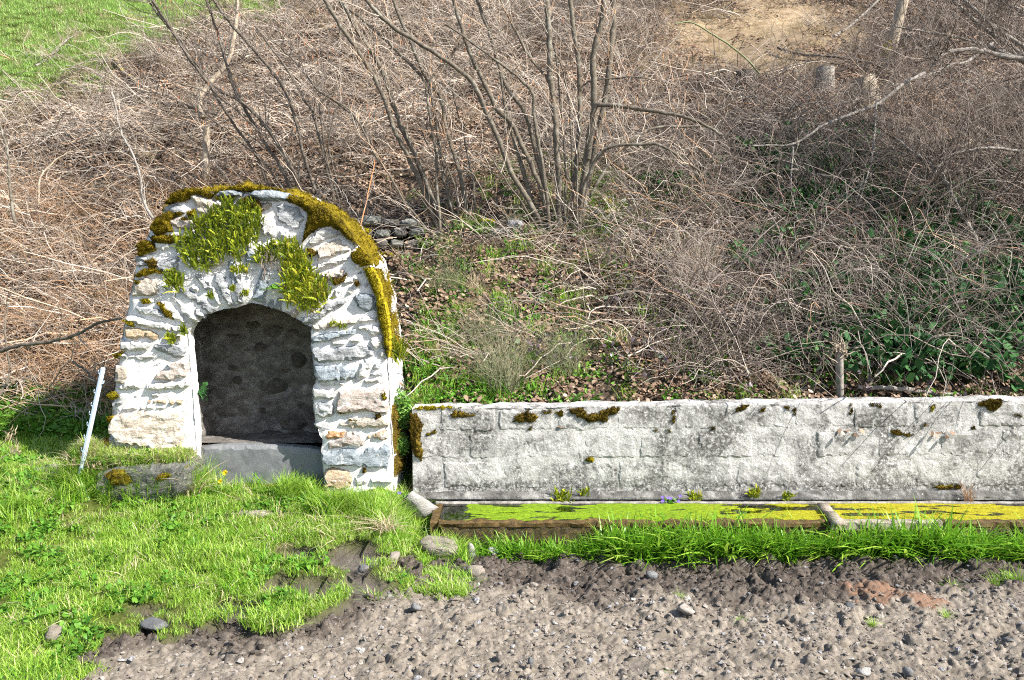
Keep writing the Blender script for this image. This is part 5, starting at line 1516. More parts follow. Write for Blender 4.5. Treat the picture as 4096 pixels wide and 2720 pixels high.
# bare shrub whose branches come in from beyond the right edge
yr = G(4000, 900)[1]
Z7 = lambda z: [(2600 + 0.6377*a, 0.6377*b) for a, b in z]
hazel("bare_tree", "grey bare tree reaching in from the right with pale crossing branches", [
    (Z7([(2900, 1250), (2700, 800), (2500, 520), (2346, 390), (2050, 265), (1800, 210), (1540, 170)]), 30, 6, 0, -.2),
    (Z7([(2900, 1250), (2650, 640), (2346, 350), (2100, 180), (1900, 0), (1850, -40)]), 26, 9, .1, .3),
    (Z7([(2900, 1250), (2600, 560), (2346, 300), (2200, 200), (1960, 0), (1900, -50)]), 24, 9, -.1, .2),
    (Z7([(2800, 1000), (2560, 480), (2346, 375), (2200, 350), (2020, 310), (1870, 330), (1790, 380)]), 30, 10, -.2, -.4),
    (Z7([(2800, 700), (2500, 180), (2346, 80), (2150, -20)]), 20, 10, .2, .4),
    (Z7([(2900, 1200), (2600, 980), (2346, 950), (2150, 930), (2000, 940), (1850, 1000), (1750, 1150)]), 16, 5, -.3, -.6),
    (Z7([(2040, 1500), (1930, 1300), (1860, 1150), (1800, 1060), (1700, 990), (1540, 870)]), 20, 7, -.6, -.4),
    (Z7([(2800, 1100), (2500, 1000), (2346, 1080), (2250, 1180), (2150, 1250)]), 13, 5, -.4, -.6),
    (Z7([(2900, 1250), (2800, 500), (2700, 100), (2650, -50)]), 34, 24, .2, .4),
], yr, SILVER, (420, 3000), (0.8, 0.4), 0, "tree", 1.6)  # many twigs added, partly out of view, to dapple the slope with shade

# ---- stumps, dead wood
def trunk(name, label, foot, tip, w0, w1, mat, cap=CUT, cat="stump", Yo=None, jag=0.0, n=9, moss=None):
    Yb = G(*foot)[1] if Yo is None else Yo
    a, b = P(foot[0], foot[1], Yb), P(tip[0], tip[1], Yb)
    a = a - (b-a)/np.linalg.norm(b-a)*0.12
    t = thing(name, np.array([a[0], a[1], a[2]]), label, cat)
    s = (Yb+6.5)/FPX/2
    sides = 12
    u = np.linspace(0, 1, n)
    ax = (b-a)/np.linalg.norm(b-a)
    ex = np.cross(ax, [0, 1, 0]); ex /= np.linalg.norm(ex); ey = np.cross(ex, ax)
    ang = np.arange(sides)/sides*2*math.pi
    rows = []
    for k, uu in enumerate(u):
        c = a + (b-a)*uu
        r = (w0 + (w1-w0)*uu**0.7)*s*(1 + 0.14*np.array([float(vn(math.cos(q)*2, math.sin(q)*2, uu*2+w0)) for q in ang]) + 0.25*(uu < 0.1))
        q = c + (ex[None]*np.cos(ang)[:, None] + ey[None]*np.sin(ang)[:, None])*r[:, None]
        if k == n-1 and jag:
            q += ax[None]*(R.uniform(-1, 1, sides)*jag)[:, None]
        rows.append(q)
    v = np.concatenate(rows)
    ii = np.array([(r*sides+j, r*sides+(j+1) % sides, (r+1)*sides+(j+1) % sides, (r+1)*sides+j) for r in range(n-1) for j in range(sides)])
    obj("bark", v, ii, mat, t, True)
    top = rows[-1]
    obj("cut_face", np.vstack([top+ax*0.002, (top.mean(0)+ax*(0.002-jag))[None]]), [(i, (i+1) % sides, sides) for i in range(sides)], cap, t)
    if moss:
        relief(np.array(moss, float), Yb-w0*s*0.8, 0.02, 10, 0.12, 10, 0.012, 1, 40, 4, spikes=300).obj("moss_patch", MOSSY, t)
    return t
trunk("tree_stump", "dark sawn stump with pale cut top below the bare earth", (2985, 390), (2990, 285), 100, 84, BARKD)
trunk("tree_stump", "greenish grey stump with flat top on the upper slope", (3300, 365), (3303, 268), 80, 64, SILVER, SILVER)
trunk("tree_stump", "broken stump with whitish splintered top, rightmost of the three stumps", (3465, 400), (3450, 318), 115, 90, PALE, CUT, jag=0.04)
trunk("dead_tree", "weathered leaning trunk with yellow green moss on its foot", (3550, 250), (3622, -30), 52, 40, PALE, PALE, "trunk", moss=[(3535, 235), (3545, 170), (3572, 150), (3580, 200), (3568, 250)])
trunk("broken_stub", "frayed dead stub standing right behind the block wall", (3362, 1600), (3358, 1400), 27, 32, SILVER, PALE, "stub", Yo=0.33, jag=0.06)
tb = [o for o in col.objects if o.name.startswith("broken_stub")][0]
A = Acc()
top = P(3358, 1410, 0.33)
n = 46
dr = R.normal(0, .55, (n, 3)) + np.array([0, 0, .7])
pts = top[None, None] + R.normal(0, .03, (n, 1, 3)) + dr[:, None]*np.linspace(0, 1, 5)[None, :, None]*R.uniform(.05, .16, (n, 1, 1)) + R.normal(0, .008, (n, 5, 3))
v, f = tubes(pts, np.tile(np.linspace(.006, .002, 5), (n, 1)), 4); A.add(v, f)
A.obj("splinters", PALE, tb)
trunk("barkless_tree", "pale barkless dead trunk standing behind the niche's top", (822, 755), (824, 515), 36, 26, PALE, PALE, "trunk", jag=0.05)

def branch(label, zpts, w0, w1, mat, lift=0.06, name="fallen_branch", shoots=6, Yc=None, cat="branch"):
    p3 = np.array([G(a, b, lift*(0.6 + 0.8*R.random())) if Yc is None else P(a, b, Yc[0]+(Yc[1]-Yc[0])*i/(len(zpts)-1)) for i, (a, b) in enumerate(zpts)])
    # even out the depth so that the wood runs smoothly
    if Yc is None and len(p3) > 2:
        p3[:, 1] = np.convolve(np.pad(p3[:, 1], 1, 'edge'), [.25, .5, .25], 'valid')
        p3[:, 2] = np.maximum(terr(p3[:, 0], p3[:, 1])+0.02, p3[:, 2])
    n = max(10, 5*len(p3))
    q = spline(p3, n) + R.normal(0, .003, (n, 3))
    s = (q[:, 1].mean()+6.5)/FPX/2
    t = thing(name, q[len(q)//2] - np.array([0, 0, .03]), label, cat)
    v, f = tubes(q[None], (np.linspace(w0, w1, n)*s)[None], 7)
    A = Acc(); A.add(v, f)
    for e, rr in ((0, w0*s), (-1, w1*s)):                     # close the ends
        ring = v.reshape(n, 7, 3)[e]
        A.add(np.vstack([ring, ring.mean(0)[None]]), np.array([(i, (i+1) % 7, 7) for i in range(7)]))
    A.obj("wood", mat, t, True)
    if shoots:
        A = Acc()
        dd = np.gradient(q, axis=0); dd /= np.linalg.norm(dd, axis=1, keepdims=True)
        p1, d1 = grow_twigs(A, q, dd, 0.35, 0.004, shoots, 6, 0.02)
        grow_twigs(A, p1, d1, 0.2, 0.0025, shoots*3, 5)
        tag(A.obj("shoots", TWIG, t), kind="stuff")
    return t
branch("long dark fallen limb lying across the slope above the niche", Z5([(430, 580), (620, 670), (850, 710), (1100, 720), (1250, 760), (1370, 780)]), 14, 26, BARKD, .12, shoots=16)
branch("short crooked branch spotted with yellow lichen, upper left slope", Z5([(740, 420), (780, 510), (840, 590), (880, 660)]), 14, 16, YELLOWB, .15, shoots=4)
branch("pale crooked stem leaning up from the dead trunk", Z5([(1270, 740), (1250, 620), (1300, 540), (1430, 380), (1480, 150), (1490, 0)]), 24, 14, PALE, shoots=20, Yc=(yn+.6, yn+1.2), name="crooked_sapling", cat="sapling")
branch("thickest pale log of the heap at the top of the slope", Z5([(1920, 255), (2040, 230), (2170, 180)]), 24, 18, PALE, .1, "fallen_log", 0, cat="log")
branch("thin pale pole lying left of the log heap", Z5([(1690, 305), (1800, 275), (1900, 258)]), 12, 10, PALE, .1, "fallen_pole", 3, cat="pole")
branch("short pale pole propped steeply in the log heap", Z5([(1780, 350), (1820, 320), (1865, 285)]), 11, 9, PALE, .12, "fallen_pole", 0, cat="pole")
branch("long straight pale pole at the foot of the log heap", Z5([(1740, 375), (1880, 360), (2050, 372)]), 12, 9, PALE, .1, "fallen_pole", 4, cat="pole")
branch("slanted broken pole right of the log heap", Z5([(2130, 300), (2170, 250), (2220, 190)]), 13, 11, PALE, .14, "fallen_pole", 0, cat="pole")
branch("grey dead branch fanning in dry grass at the meadow edge", Z5([(210, 460), (290, 390), (420, 300), (480, 280)]), 9, 4, SILVER, .1, shoots=26)
branch("long silvery branch sweeping down left across the right slope", Z7([(640, 910), (900, 900), (1080, 790), (1250, 720), (1430, 650), (1600, 520), (1720, 460)]), 7, 16, SILVER, shoots=14, Yc=(3.2, 4.2))
branch("pale branch hooked over the slope under the leaning trunk", Z7([(1700, 540), (1880, 500), (1980, 490), (2050, 450), (2110, 370)]), 12, 16, SILVER, .18, shoots=6)
branch("thin grey whip hanging straight down the right slope", Z7([(1420, 620), (1410, 800), (1390, 1000), (1340, 1180), (1300, 1300)]), 8, 5, SILVER, shoots=3, Yc=(3.6, 2.6))
branch("thin pale whip bent like a hook right of the hazel", Z7([(900, 920), (890, 1050), (885, 1180), (905, 1290)]), 7, 4, SILVER, shoots=2, Yc=(3.1, 2.6))
branch("short thick grey log on the dark right slope", Z7([(1880, 1130), (1940, 1040), (2000, 970)]), 26, 22, PALE, .12, "fallen_log", 0, cat="log")
branch("brown curved root like branch below the right stump", Z7([(1880, 810), (1970, 770), (2010, 670)]), 14, 12, BARK, .1, shoots=2)
branch("dark branch across the slope beneath the bare earth", Z7([(790, 345), (950, 380), (1180, 410), (1400, 460), (1560, 500)]), 13, 7, BARKD, .12, shoots=8)
branch("green tinged long shoot arching over the stumps", Z7([(160, 150), (260, 140), (400, 220), (560, 330), (690, 460)]), 5, 8, BROOM, shoots=3, Yc=(5.2, 5.6))
branch("broken stick with pale end right of the hazel's arching limb", Z7([(200, 830), (300, 880), (420, 970)]), 9, 11, PALE, .12, shoots=2)
branch("stick slanting up to the right edge under the earth bank", Z7([(1170, 260), (1280, 180), (1400, 75)]), 12, 8, SILVER, .12, shoots=4)
Z8 = lambda z: [(1500 + 1.0995*a, 900 + 1.0995*b) for a, b in z]
branch("longest pale branch curving down to the block wall's right part", Z8([(1870, 410), (2000, 430), (2150, 510), (2250, 540), (2361, 545), (2480, 560)]), 13, 22, SILVER, shoots=8, Yc=(.9, .75))
branch("lower forked pale branch just above the wall's right end", Z8([(1800, 525), (1890, 545), (2050, 570), (2180, 560), (2260, 540)]), 10, 18, SILVER, shoots=5, Yc=(.75, .8))
branch("thick grey pole resting on the wall top at the right", Z8([(1760, 590), (1860, 592), (1960, 602), (2130, 624)]), 16, 24, SILVER, shoots=3, Yc=(.35, .4), name="fallen_pole", cat="pole")
branch("brown pole lying level behind the wall's right end", Z8([(2080, 612), (2230, 612), (2361, 610), (2500, 612)]), 16, 18, PALE, shoots=2, Yc=(.55, .6), name="fallen_pole", cat="pole")
branch("thin white stick left of the frayed stub behind the wall", Z8([(1350, 545), (1420, 560), (1500, 578), (1590, 583)]), 7, 9, SILVER, shoots=3, Yc=(.6, .6))
branch("bundle twig slanting up to the frayed stub", Z8([(1450, 636), (1520, 610), (1610, 575)]), 10, 8, SILVER, shoots=3, Yc=(.35, .5))
branch("dark thorny branch reaching the niche from the left", [(-80, 1435), (60, 1385), (180, 1370), (300, 1340), (400, 1290), (485, 1275)], 18, 9, BARKD, shoots=10, Yc=(.6, .25))
branch("dark twig fork behind the white post", [(290, 1445), (345, 1485), (375, 1520), (430, 1570)], 11, 5, BARKD, shoots=4, Yc=(.5, .4))
branch("brown stick lying in the litter left of the niche", [(-40, 1425), (80, 1400), (200, 1370), (420, 1360)], 14, 8, BARK, .1, shoots=4)
branch("orange brown cane leaning at the left edge", [(-40, 1630), (10, 1560), (40, 1480), (20, 1330), (30, 1210)], 12, 6, BARK, shoots=6, Yc=(.6, .9))
branch("long arching pale cane above the niche's left side", Z5([(240, 1300), (250, 1130), (310, 1040), (420, 960), (560, 940)]), 9, 4, PALE, shoots=3, Yc=(yn-.2, yn+.2), name="bramble_cane", cat="cane")
branch("grey thin sapling touching the niche's left shoulder", Z5([(960, 1370), (900, 1260), (880, 1110), (830, 970), (760, 830), (720, 640), (700, 560)]), 12, 5, SILVER, shoots=6, Yc=(.9, 1.6), name="sapling", cat="sapling")
branch("bare brown stem standing at the far left edge", Z5([(90, 1400), (60, 1150), (50, 980), (20, 850), (-30, 700)]), 14, 7, BARK, shoots=12, Yc=(2.4, 2.6), name="sapling", cat="sapling")
branch("thin red brown shoot rising right of the niche", [(1425, 980), (1450, 870), (1480, 740), (1500, 640)], 6, 3, CATKIN, shoots=2, Yc=(.75, .9), name="sapling", cat="sapling")
branch("thin leaning grey shoot right of the niche's moss", [(1500, 1000), (1450, 910), (1400, 820), (1370, 760)], 6, 3, SILVER, shoots=2, Yc=(.8, .9), name="sapling", cat="sapling")

# ================================================================== GROUND COVER (uncountable stuff)
def tangle(n, rad, L0, L1, r0, r1, el0, el1, droop, K=6, sides=3):
    a = R.uniform(0, 2*math.pi, n)
    q = np.sqrt(R.random(n))*rad
    p = np.stack([np.cos(a)*q, np.sin(a)*q, R.uniform(-.03, .05, n)], 1)
    az, el = R.uniform(0, 2*math.pi, n), R.uniform(el0, el1, n)
    d = np.stack([np.cos(az)*np.cos(el), np.sin(az)*np.cos(el), np.sin(el)], 1)
    L = R.uniform(L0, L1, n)
    pts = [p]
    for k in range(K-1):
        pts.append(pts[-1] + d*(L/(K-1))[:, None])
        d = d + R.normal(0, .22, (n, 3)) + np.array([0, 0, -droop])
        d /= np.linalg.norm(d, axis=1, keepdims=True)
    pts = np.stack(pts, 1)
    r = R.uniform(r0, r1, n)[:, None]*np.linspace(1, .45, K)
    return tubes(pts, r, sides)
def leaves(n, rad, size, flat=0.35, zmax=0.05, aspect=0.6):
    a = R.uniform(0, 2*math.pi, n)
    q = np.sqrt(R.random(n))*rad
    c = np.stack([np.cos(a)*q, np.sin(a)*q, R.uniform(0, zmax, n)], 1)
    az = R.uniform(0, 2*math.pi, n)
    l = size*R.uniform(.5, 1.3, n)
    d = np.stack([np.cos(az), np.sin(az), R.normal(0, flat, n)], 1)
    s = np.stack([-np.sin(az), np.cos(az), R.normal(0, flat, n)], 1)
    u = np.array([-.5, -.15, .25, .5])
    wv = np.array([.15, 1.0, .8, .05])
    pts = c[:, None] + d[:, None]*u[None, :, None]*l[:, None, None]
    pts[:, :, 2] += (np.array([0, .18, .15, -.1])[None]*l[:, None])*R.uniform(-.8, 1.2, (n, 1))
    return ribbons(pts, wv[None]*(l*aspect)[:, None], s)
def blades(n, rad, h0, h1, w, lean=0.5, curl=0.6, K=5):
    a = R.uniform(0, 2*math.pi, n)
    q = np.sqrt(R.random(n))*rad
    p = np.stack([np.cos(a)*q, np.sin(a)*q, np.full(n, -.01)], 1)
    az = R.uniform(0, 2*math.pi, n)
    h = R.uniform(h0, h1, n)
    ln, cu = R.uniform(0, lean, n), R.uniform(.1, curl, n)
    u = np.linspace(0, 1, K)
    ho = h[:, None]*(ln[:, None]*u + cu[:, None]*u**2.3)
    pts = np.stack([p[:, None, 0] + np.cos(az)[:, None]*ho, p[:, None, 1] + np.sin(az)[:, None]*ho, p[:, None, 2] + h[:, None]*(u - 0.45*cu[:, None]*u**2.5)], -1)
    wd = w*R.uniform(.6, 1.2, n)[:, None]*np.array([.8, 1, .85, .55, .06])[None, :K]
    sv = np.stack([-np.sin(az), np.cos(az), R.normal(0, .2, n)], 1)
    return ribbons(pts, wd, sv)
def area(n, x0, x1, y0, y1):
    return R.uniform(x0, x1, n), R.uniform(y0, y1, n)
def keep(x, y, prob):
    k = R.random(len(x)) < prob
    return x[k], y[k]
def zones(x, y):
    z = terr(x, y)
    px, py = proj(np.stack([x, y, z], 1))
    nn = fbm(x*0.9, y*0.9, 2.2, 4, 21)
    med = meadow_mask(px, py, nn)*(y > 4)
    ear = np.clip(np.exp(-(((px-3000)/520)**2 + ((py-110)/215)**2)**2) + .75*np.exp(-(((px-3230)/420)**2 + ((py-330)/100)**2)), 0, 1)
    return px, py, nn, med, ear
def hillside(x, y):
    """1 on the slope with its brush (not the meadow, the lawn or the niche)"""
    on = np.where(x > -0.74, y > 0.24, np.where(x > -3.1, y > 0.95, y > 1.05))
    return on.astype(float)
def in_view(px, py, m=500):
    return (px > -m) & (px < 4096+m) & (py > -m*0.8)

# ---- leaf litter
x, y = area(9000, -9, 9, 0.2, 11.5)
px, py, nn, med, ear = zones(x, y)
lowleft = (x < -2.9)*(py > 1150)
pr = hillside(x, y)*(1-med)*(1-0.9*ear)*in_view(px, py)*(0.55+0.45*ss(-.5, .5, nn))
x, y = keep(x, y, pr)
scatter("fallen_leaves", [leaves(80, .28, .04)+(LITTER,), leaves(70, .26, .05)+(LITTER,), leaves(90, .32, .034)+(LITTER,)],
        on_ground(x, y, .005), np.stack([np.full(len(x), .5), np.zeros(len(x)), R.uniform(-.5, .5, len(x))], 1), R.uniform(.8, 1.25, len(x)), "brown fallen leaves covering the whole slope", "leaves")
# ---- dead brush on the left and upper slope
x, y = area(5600, -10, 9, 0.75, 11.5)
px, py, nn, med, ear = zones(x, y)
right = ss(2300, 3000, px)
under = np.exp(-(((px-1950)/430)**2 + ((py-1230)/300)**2))
pr = hillside(x, y)*(1-0.97*med)*(1-0.93*ear)*in_view(px, py)*(0.30+0.5*ss(-.6, .4, nn))*(1-0.75*under)
lit = np.exp(-(((px-1900)/600)**2 + ((py-560)/260)**2))
pr *= (1-0.45*lit)*np.where((x > -3.3) & (x < -.55), y > 1.55, True)
x, y = keep(x, y, pr*(1-0.80*right))
protos = [tangle(40, .35, .3, .9, .002, .005, .05, .8, .13)+(TWIG,), tangle(40, .4, .3, .8, .002, .0045, .0, .5, .1)+(TWIG,),
          tangle(26, .3, .5, 1.2, .0025, .006, .2, 1.1, .2, 8)+(TWIG,), tangle(46, .35, .2, .6, .0018, .004, .0, .9, .08)+(TWIG,), tangle(12, .3, .5, 1.3, .005, .011, .0, .5, .05, 7, 5)+(TWIG,)]
scatter("dead_brush", protos, on_ground(x, y, .02), zrot(len(x), .12), R.uniform(.7, 1.2, len(x)), "tangled dry brown brushwood and twigs over the left and upper slope", "brushwood")
# ---- darker bramble thicket on the right slope
x, y = area(4600, -1, 9, 0.62, 10.5)
px, py, nn, med, ear = zones(x, y)
pr = hillside(x, y)*(1-0.96*ear)*in_view(px, py)*(0.25+0.75*ss(-.6, .4, nn))*ss(2000, 2900, px+200*nn)*(0.45+0.55*ss(200, 700, py))
x, y = keep(x, y, pr*.85)
protos = [tangle(36, .35, .4, 1.1, .002, .005, .1, 1.2, .24, 8)+(DARKTWIG,), tangle(40, .35, .3, .8, .002, .0045, .05, .8, .14)+(DARKTWIG,),
          tangle(22, .3, .6, 1.4, .0022, .0055, .5, 1.4, .3, 9)+(DARKTWIG,), tangle(36, .35, .3, .9, .0018, .004, .1, 1.0, .15)+(TWIG,), tangle(10, .3, .5, 1.2, .005, .010, .1, .7, .06, 7, 5)+(DARKTWIG,), tangle(24, .3, .4, 1.0, .002, .004, 1.0, 1.5, .06, 7)+(DARKTWIG,)]
scatter("bramble_thicket", protos, on_ground(x, y, .02), zrot(len(x), .12), R.uniform(.7, 1.15, len(x)), "dense dark bramble tangle covering the right slope behind the wall", "brambles")
# ---- orange dry bracken stems, lower left
x, y = area(330, -6.5, -2.95, 1.35, 4.5)
px, py, nn, med, ear = zones(x, y)
x, y = keep(x, y, hillside(x, y)*(0.3+.5*ss(-.4, .4, nn)))
RED = leafy("bracken_stem", [(0, (.20, .11, .06)), (.4, (.36, .23, .14)), (.7, (.50, .35, .22)), (1, (.46, .22, .10))], .8, 0, .2, .3)
scatter("dry_stalks", [tangle(50, .3, .3, .9, .0016, .0042, .1, 1.2, .25, 7)+(RED,), tangle(50, .3, .25, .7, .0016, .004, 0, .7, .1)+(RED,)], on_ground(x, y, .01), zrot(len(x), .15), R.uniform(.7, 1.15, len(x)), "tan and orange dry stalks on the slope left of the niche", "dry stalks")
# ---- green herbs among the litter
def herb_zone(n, x0, x1, y0, y1, probf, protos, name, label, cat, sc=(.7, 1.3), lift=0.01):
    x, y = area(n, x0, x1, y0, y1)
    px, py, nn, med, ear = zones(x, y)
    x, y = keep(x, y, probf(x, y, px, py, nn))
    return scatter(name, protos, on_ground(x, y, lift), zrot(len(x), .15), R.uniform(sc[0], sc[1], len(x)), label, cat)
herb = [leaves(34, .10, .028, .6, .07)+(HERB,), leaves(26, .09, .036, .6, .09)+(HERB,), blades(36, .07, .05, .18, .0045, .5, .7)+(GRASS,)]
herb_zone(12000, -1.2, 5.5, .24, 4.2, lambda x, y, px, py, nn: np.clip(1.2*np.exp(-(((px-1950)/560)**2 + ((py-1330)/330)**2)) + .5*np.exp(-(((px-2500)/420)**2 + ((py-820)/140)**2)) + .10, 0, 1)*(.15+.85*ss(-.45, .2, nn))*1.0,
          herb, "green_herbs", "fresh green herbs sprouting on the slope below the hazels", "herbs")
ivy = [leaves(46, .16, .055, .6, .12, .85)+(IVY,), leaves(40, .15, .045, .7, .2, .85)+(IVY,)]
herb_zone(6500, 1.5, 6.5, .3, 4.5, lambda x, y, px, py, nn: np.clip(1.2*np.exp(-(((px-4000)/420)**2 + ((py-1300)/260)**2)) + .2*np.exp(-(((px-3300)/600)**2 + ((py-900)/350)**2)), 0, 1)*(.1+.9*ss(-.2, .4, nn)),
          ivy, "ivy_carpet", "dark green ivy carpet on the slope above the wall's right end", "ivy", (.8, 1.5), .10)
purple = [leaves(14, .12, .04, .7, .28, .6)+(PURPLE,), leaves(10, .10, .046, .7, .22, .6)+(PURPLE,)]
herb_zone(900, -.5, 4.5, .24, 3.0, lambda x, y, px, py, nn: (np.exp(-(((px-3000)/650)**2 + ((py-1250)/330)**2)) + .3*np.exp(-(((px-2400)/500)**2 + ((py-1500)/90)**2)))*.5,
          purple, "bramble_leaves", "scattered purplish bramble leaves in the thicket behind the wall", "leaves", (.8, 1.3), .06)
# weeds by the post and under the shadow
herb_zone(2600, -6, -2.86, -.25, 1.5, lambda x, y, px, py, nn: ((py > 1480) & (py < 1760))*(.35+.65*ss(-.4, .4, nn)), [leaves(38, .12, .05, .5, .12, .8)+(HERB,), blades(50, .08, .08, .2, .005, .6, .8)+(GRASS,)],
          "lush_weeds", "lush green weeds and nettles in the hollow left of the niche", "weeds", (.6, 1.0))
# dry tufts and broom like stalks
straw = [blades(60, .05, .12, .34, .004, .9, 1.0)+(STRAW,), blades(46, .05, .10, .28, .004, 1.0, 1.2)+(STRAW,)]
herb_zone(3600, -10, 7, .24, 12, lambda x, y, px, py, nn: hillside(x, y)*(.16 + .8*np.exp(-((py-(540-.42*px))/170)**2)*(px < 1500) + .3*np.exp(-(((px-2000)/420)**2 + ((py-1380)/230)**2))),
          straw, "dry_tufts", "straw coloured dry grass tufts dotted over the slope", "dry grass", (.6, 1.2))

# ---- meadow, upper left
x, y = area(26000, -14, -.5, 4.0, 16)
px, py, nn, med, ear = zones(x, y)
x, y = keep(x, y, med*in_view(px, py, 300))
mp = [blades(46, .12, .03, .09, .007, .6, .8)+(MEADOW,), blades(40, .12, .02, .07, .007, .8, .8)+(MEADOW,)]
scatter("meadow_grass", mp, on_ground(x, y), zrot(len(x), .1), R.uniform(.8, 1.4, len(x)), "sunlit short green meadow grass at the top left", "grass")

# ---- front lawn
def lawn_prob(x, y):
    s = soil_mask(x, y)
    z = terr(x, y)
    px, py = proj(np.stack([x, y, z], 1))
    ok = ~((x > -2.86) & (x < -.86) & (y > -.17)) & (x < np.where(y > -.62, -.56, 9)) & (y < .9)
    ok &= (py > 1600) | (y < -.1)
    return (1-ss(.25, .75, s))*ok*in_view(px, py, 260)
x, y = area(21000, -5, 1.0, -3.2, .9)
n1 = fbm(x*1.6, y*1.6, 3, 3, 88)
x, y = keep(x, y, lawn_prob(x, y)*(.25+.8*ss(-.75, -.1, n1)))
n1 = fbm(x*1.6, y*1.6, 3, 3, 88)
lp = [blades(42, .055, .025, .075, .0042, .5, .7)+(GRASS,), blades(36, .05, .03, .095, .004, .5, .8)+(GRASS,), blades(50, .06, .018, .05, .0042, .7, .7)+(GRASS,), blades(34, .06, .02, .06, .004, .9, 1.0)+(GRASS,)]
scatter("lawn_grass", lp, on_ground(x, y), zrot(len(x), .12), np.clip(.95+.45*n1, .55, 1.5)*R.uniform(.8, 1.2, len(x)), "short bright green lawn grass in the left foreground", "grass")
x, y = area(2400, -5, 0.2, -3.0, .3)
n2 = fbm(x*2.3, y*2.3, 8, 3, 99)
x, y = keep(x, y, lawn_prob(x, y)*ss(.0, .5, n2)*.8)
scatter("lawn_weeds", [leaves(30, .06, .026, .5, .045, .75)+(HERB,), leaves(22, .05, .034, .4, .04, .6)+(HERB,)], on_ground(x, y), zrot(len(x), .1), R.uniform(.7, 1.3, len(x)), "clover and small leafy weeds mixed into the lawn", "weeds")
x, y = area(1500, -5, .2, -3.0, .2)
n2 = fbm(x*1.4, y*1.4, 1, 3, 49)
x, y = keep(x, y, lawn_prob(x, y)*(.1+.6*ss(.1, .6, n2)))
scatter("lawn_straw", [blades(22, .06, .03, .10, .004, 1.2, 1.4)+(STRAW,)], on_ground(x, y), zrot(len(x), .2), R.uniform(.6, 1.2, len(x)), "dead straw tufts lying in the lawn", "straw")
# longer grass round the kerb stone, post and niche foot
gx_, gy_ = [], []
for (cx, cy, sx, sy, n) in ((330, 1960, 60, 30, 40), (420, 1990, 60, 15, 24), (640, 1985, 90, 14, 34), (850, 1960, 70, 25, 34), (1180, 1985, 60, 18, 40), (1430, 2030, 110, 14, 44), (1300, 2040, 50, 14, 24), (1620, 2090, 60, 40, 40), (1560, 2060, 50, 20, 30), (1760, 2230, 50, 20, 20), (60, 2060, 60, 40, 20), (800, 1950, 30, 12, 16), (1700, 2110, 40, 16, 24), (1820, 2210, 60, 10, 20)):
    for _ in range(n):
        q = G(cx+R.normal(0, sx), cy+R.normal(0, sy))
        gx_.append(q[0]); gy_.append(q[1])
x, y = np.array(gx_), np.array(gy_)
scatter("tall_tufts", [blades(34, .045, .08, .22, .0045, .5, .9)+(GRASS,), blades(30, .05, .06, .18, .005, .6, .9)+(LONG,)], on_ground(x, y), zrot(len(x), .12), R.uniform(.6, 1.1, len(x)), "taller grass tufts round the kerb stone, post and niche foot", "grass")
# grass and dry grass on the mound before the left pier
x, y = area(420, -3.12, -2.26, -.36, -.14)
scatter("mound_grass", [blades(40, .045, .03, .10, .004, .7, .9)+(GRASS,), blades(34, .05, .04, .10, .004, .9, 1.1)+(STRAW,)], on_ground(x, y), zrot(len(x), .15), R.uniform(.6, 1.15, len(x)), "grass and straw on the bank above the mossy kerb stone", "grass", idx=(R.random(len(x)) < .3).astype(int))
# taller darker patches and thin places give the lawn its blotches
x, y = area(1500, -5, .2, -3.0, .1)
n2 = fbm(x*2.0, y*2.0, 5, 3, 59)
x, y = keep(x, y, lawn_prob(x, y)*ss(.12, .5, n2)*.8)
scatter("dark_lawn_tufts", [blades(30, .05, .05, .13, .005, .5, .9)+(LONG,), blades(26, .05, .04, .11, .005, .6, .9)+(LONG,)], on_ground(x, y), zrot(len(x), .12), R.uniform(.7, 1.1, len(x)), "darker taller grass patches within the lawn", "grass")
# ---- long grass strip before the trough
n = 900
x = R.uniform(-.35, 4.3, n)
y = R.uniform(-.70, -.575, n) + .03*vn(x*3, 1, 1)
sp = ss(-.35, .35, x)
x, y = keep(x, y, .35+.65*sp)
hs = .95+.5*ss(0.0, 1.2, x)+.3*vn(x*2.5, 0, 3)
scatter("long_grass", [blades(13, .05, .10, .22, .011, .45, .9)+(LONG,), blades(11, .05, .08, .19, .013, .7, 1.0)+(LONG,), blades(13, .06, .06, .14, .012, .9, 1.2)+(LONG,), blades(7, .04, .16, .26, .010, .35, .5)+(LONG,)],
        np.stack([x, y, np.full(len(x), -.215)], 1), zrot(len(x), .12), hs*R.uniform(.75, 1.15, len(x)), "strip of long lush grass between trough and field", "grass", idx=R.choice(4, len(x), p=[.36, .3, .24, .1]))
# ---- sparse tufts at the ragged edge and in the field
gx_, gy_, gs = [], [], []
for (px_, py_, s) in ((1780, 2290, 1.3), (1810, 2350, 1.2), (1650, 2350, 1.1), (1500, 2400, 1), (1620, 2400, .9), (1880, 2340, 1.1), (1790, 2370, 1.3), (1100, 2500, 1.2), (1040, 2510, 1.1), (1150, 2505, 1), (1250, 2390, 1.2), (1300, 2400, 1.3), (1350, 2370, 1.1), (1240, 2340, 1.2), (1730, 2250, 1.2), (1850, 2260, 1),
                      (4020, 2310, .9), (4060, 2320, 1), (3980, 2325, .8), (3800, 2350, .7), (3795, 2460, .6), (2050, 2440, .5), (2720, 2390, .6), (1540, 2600, .4), (2950, 2480, .4), (1870, 2480, .5), (3490, 2490, .5), (2660, 2690, .4), (1580, 2320, 1.1), (1480, 2300, 1.1)):
    for _ in range(3):
        q = PZ(px_+R.normal(0, 10), py_+R.normal(0, 5), -.20)
        gx_.append(q[0]); gy_.append(q[1]); gs.append(s*R.uniform(.7, 1.1))
x, y = np.array(gx_), np.array(gy_)
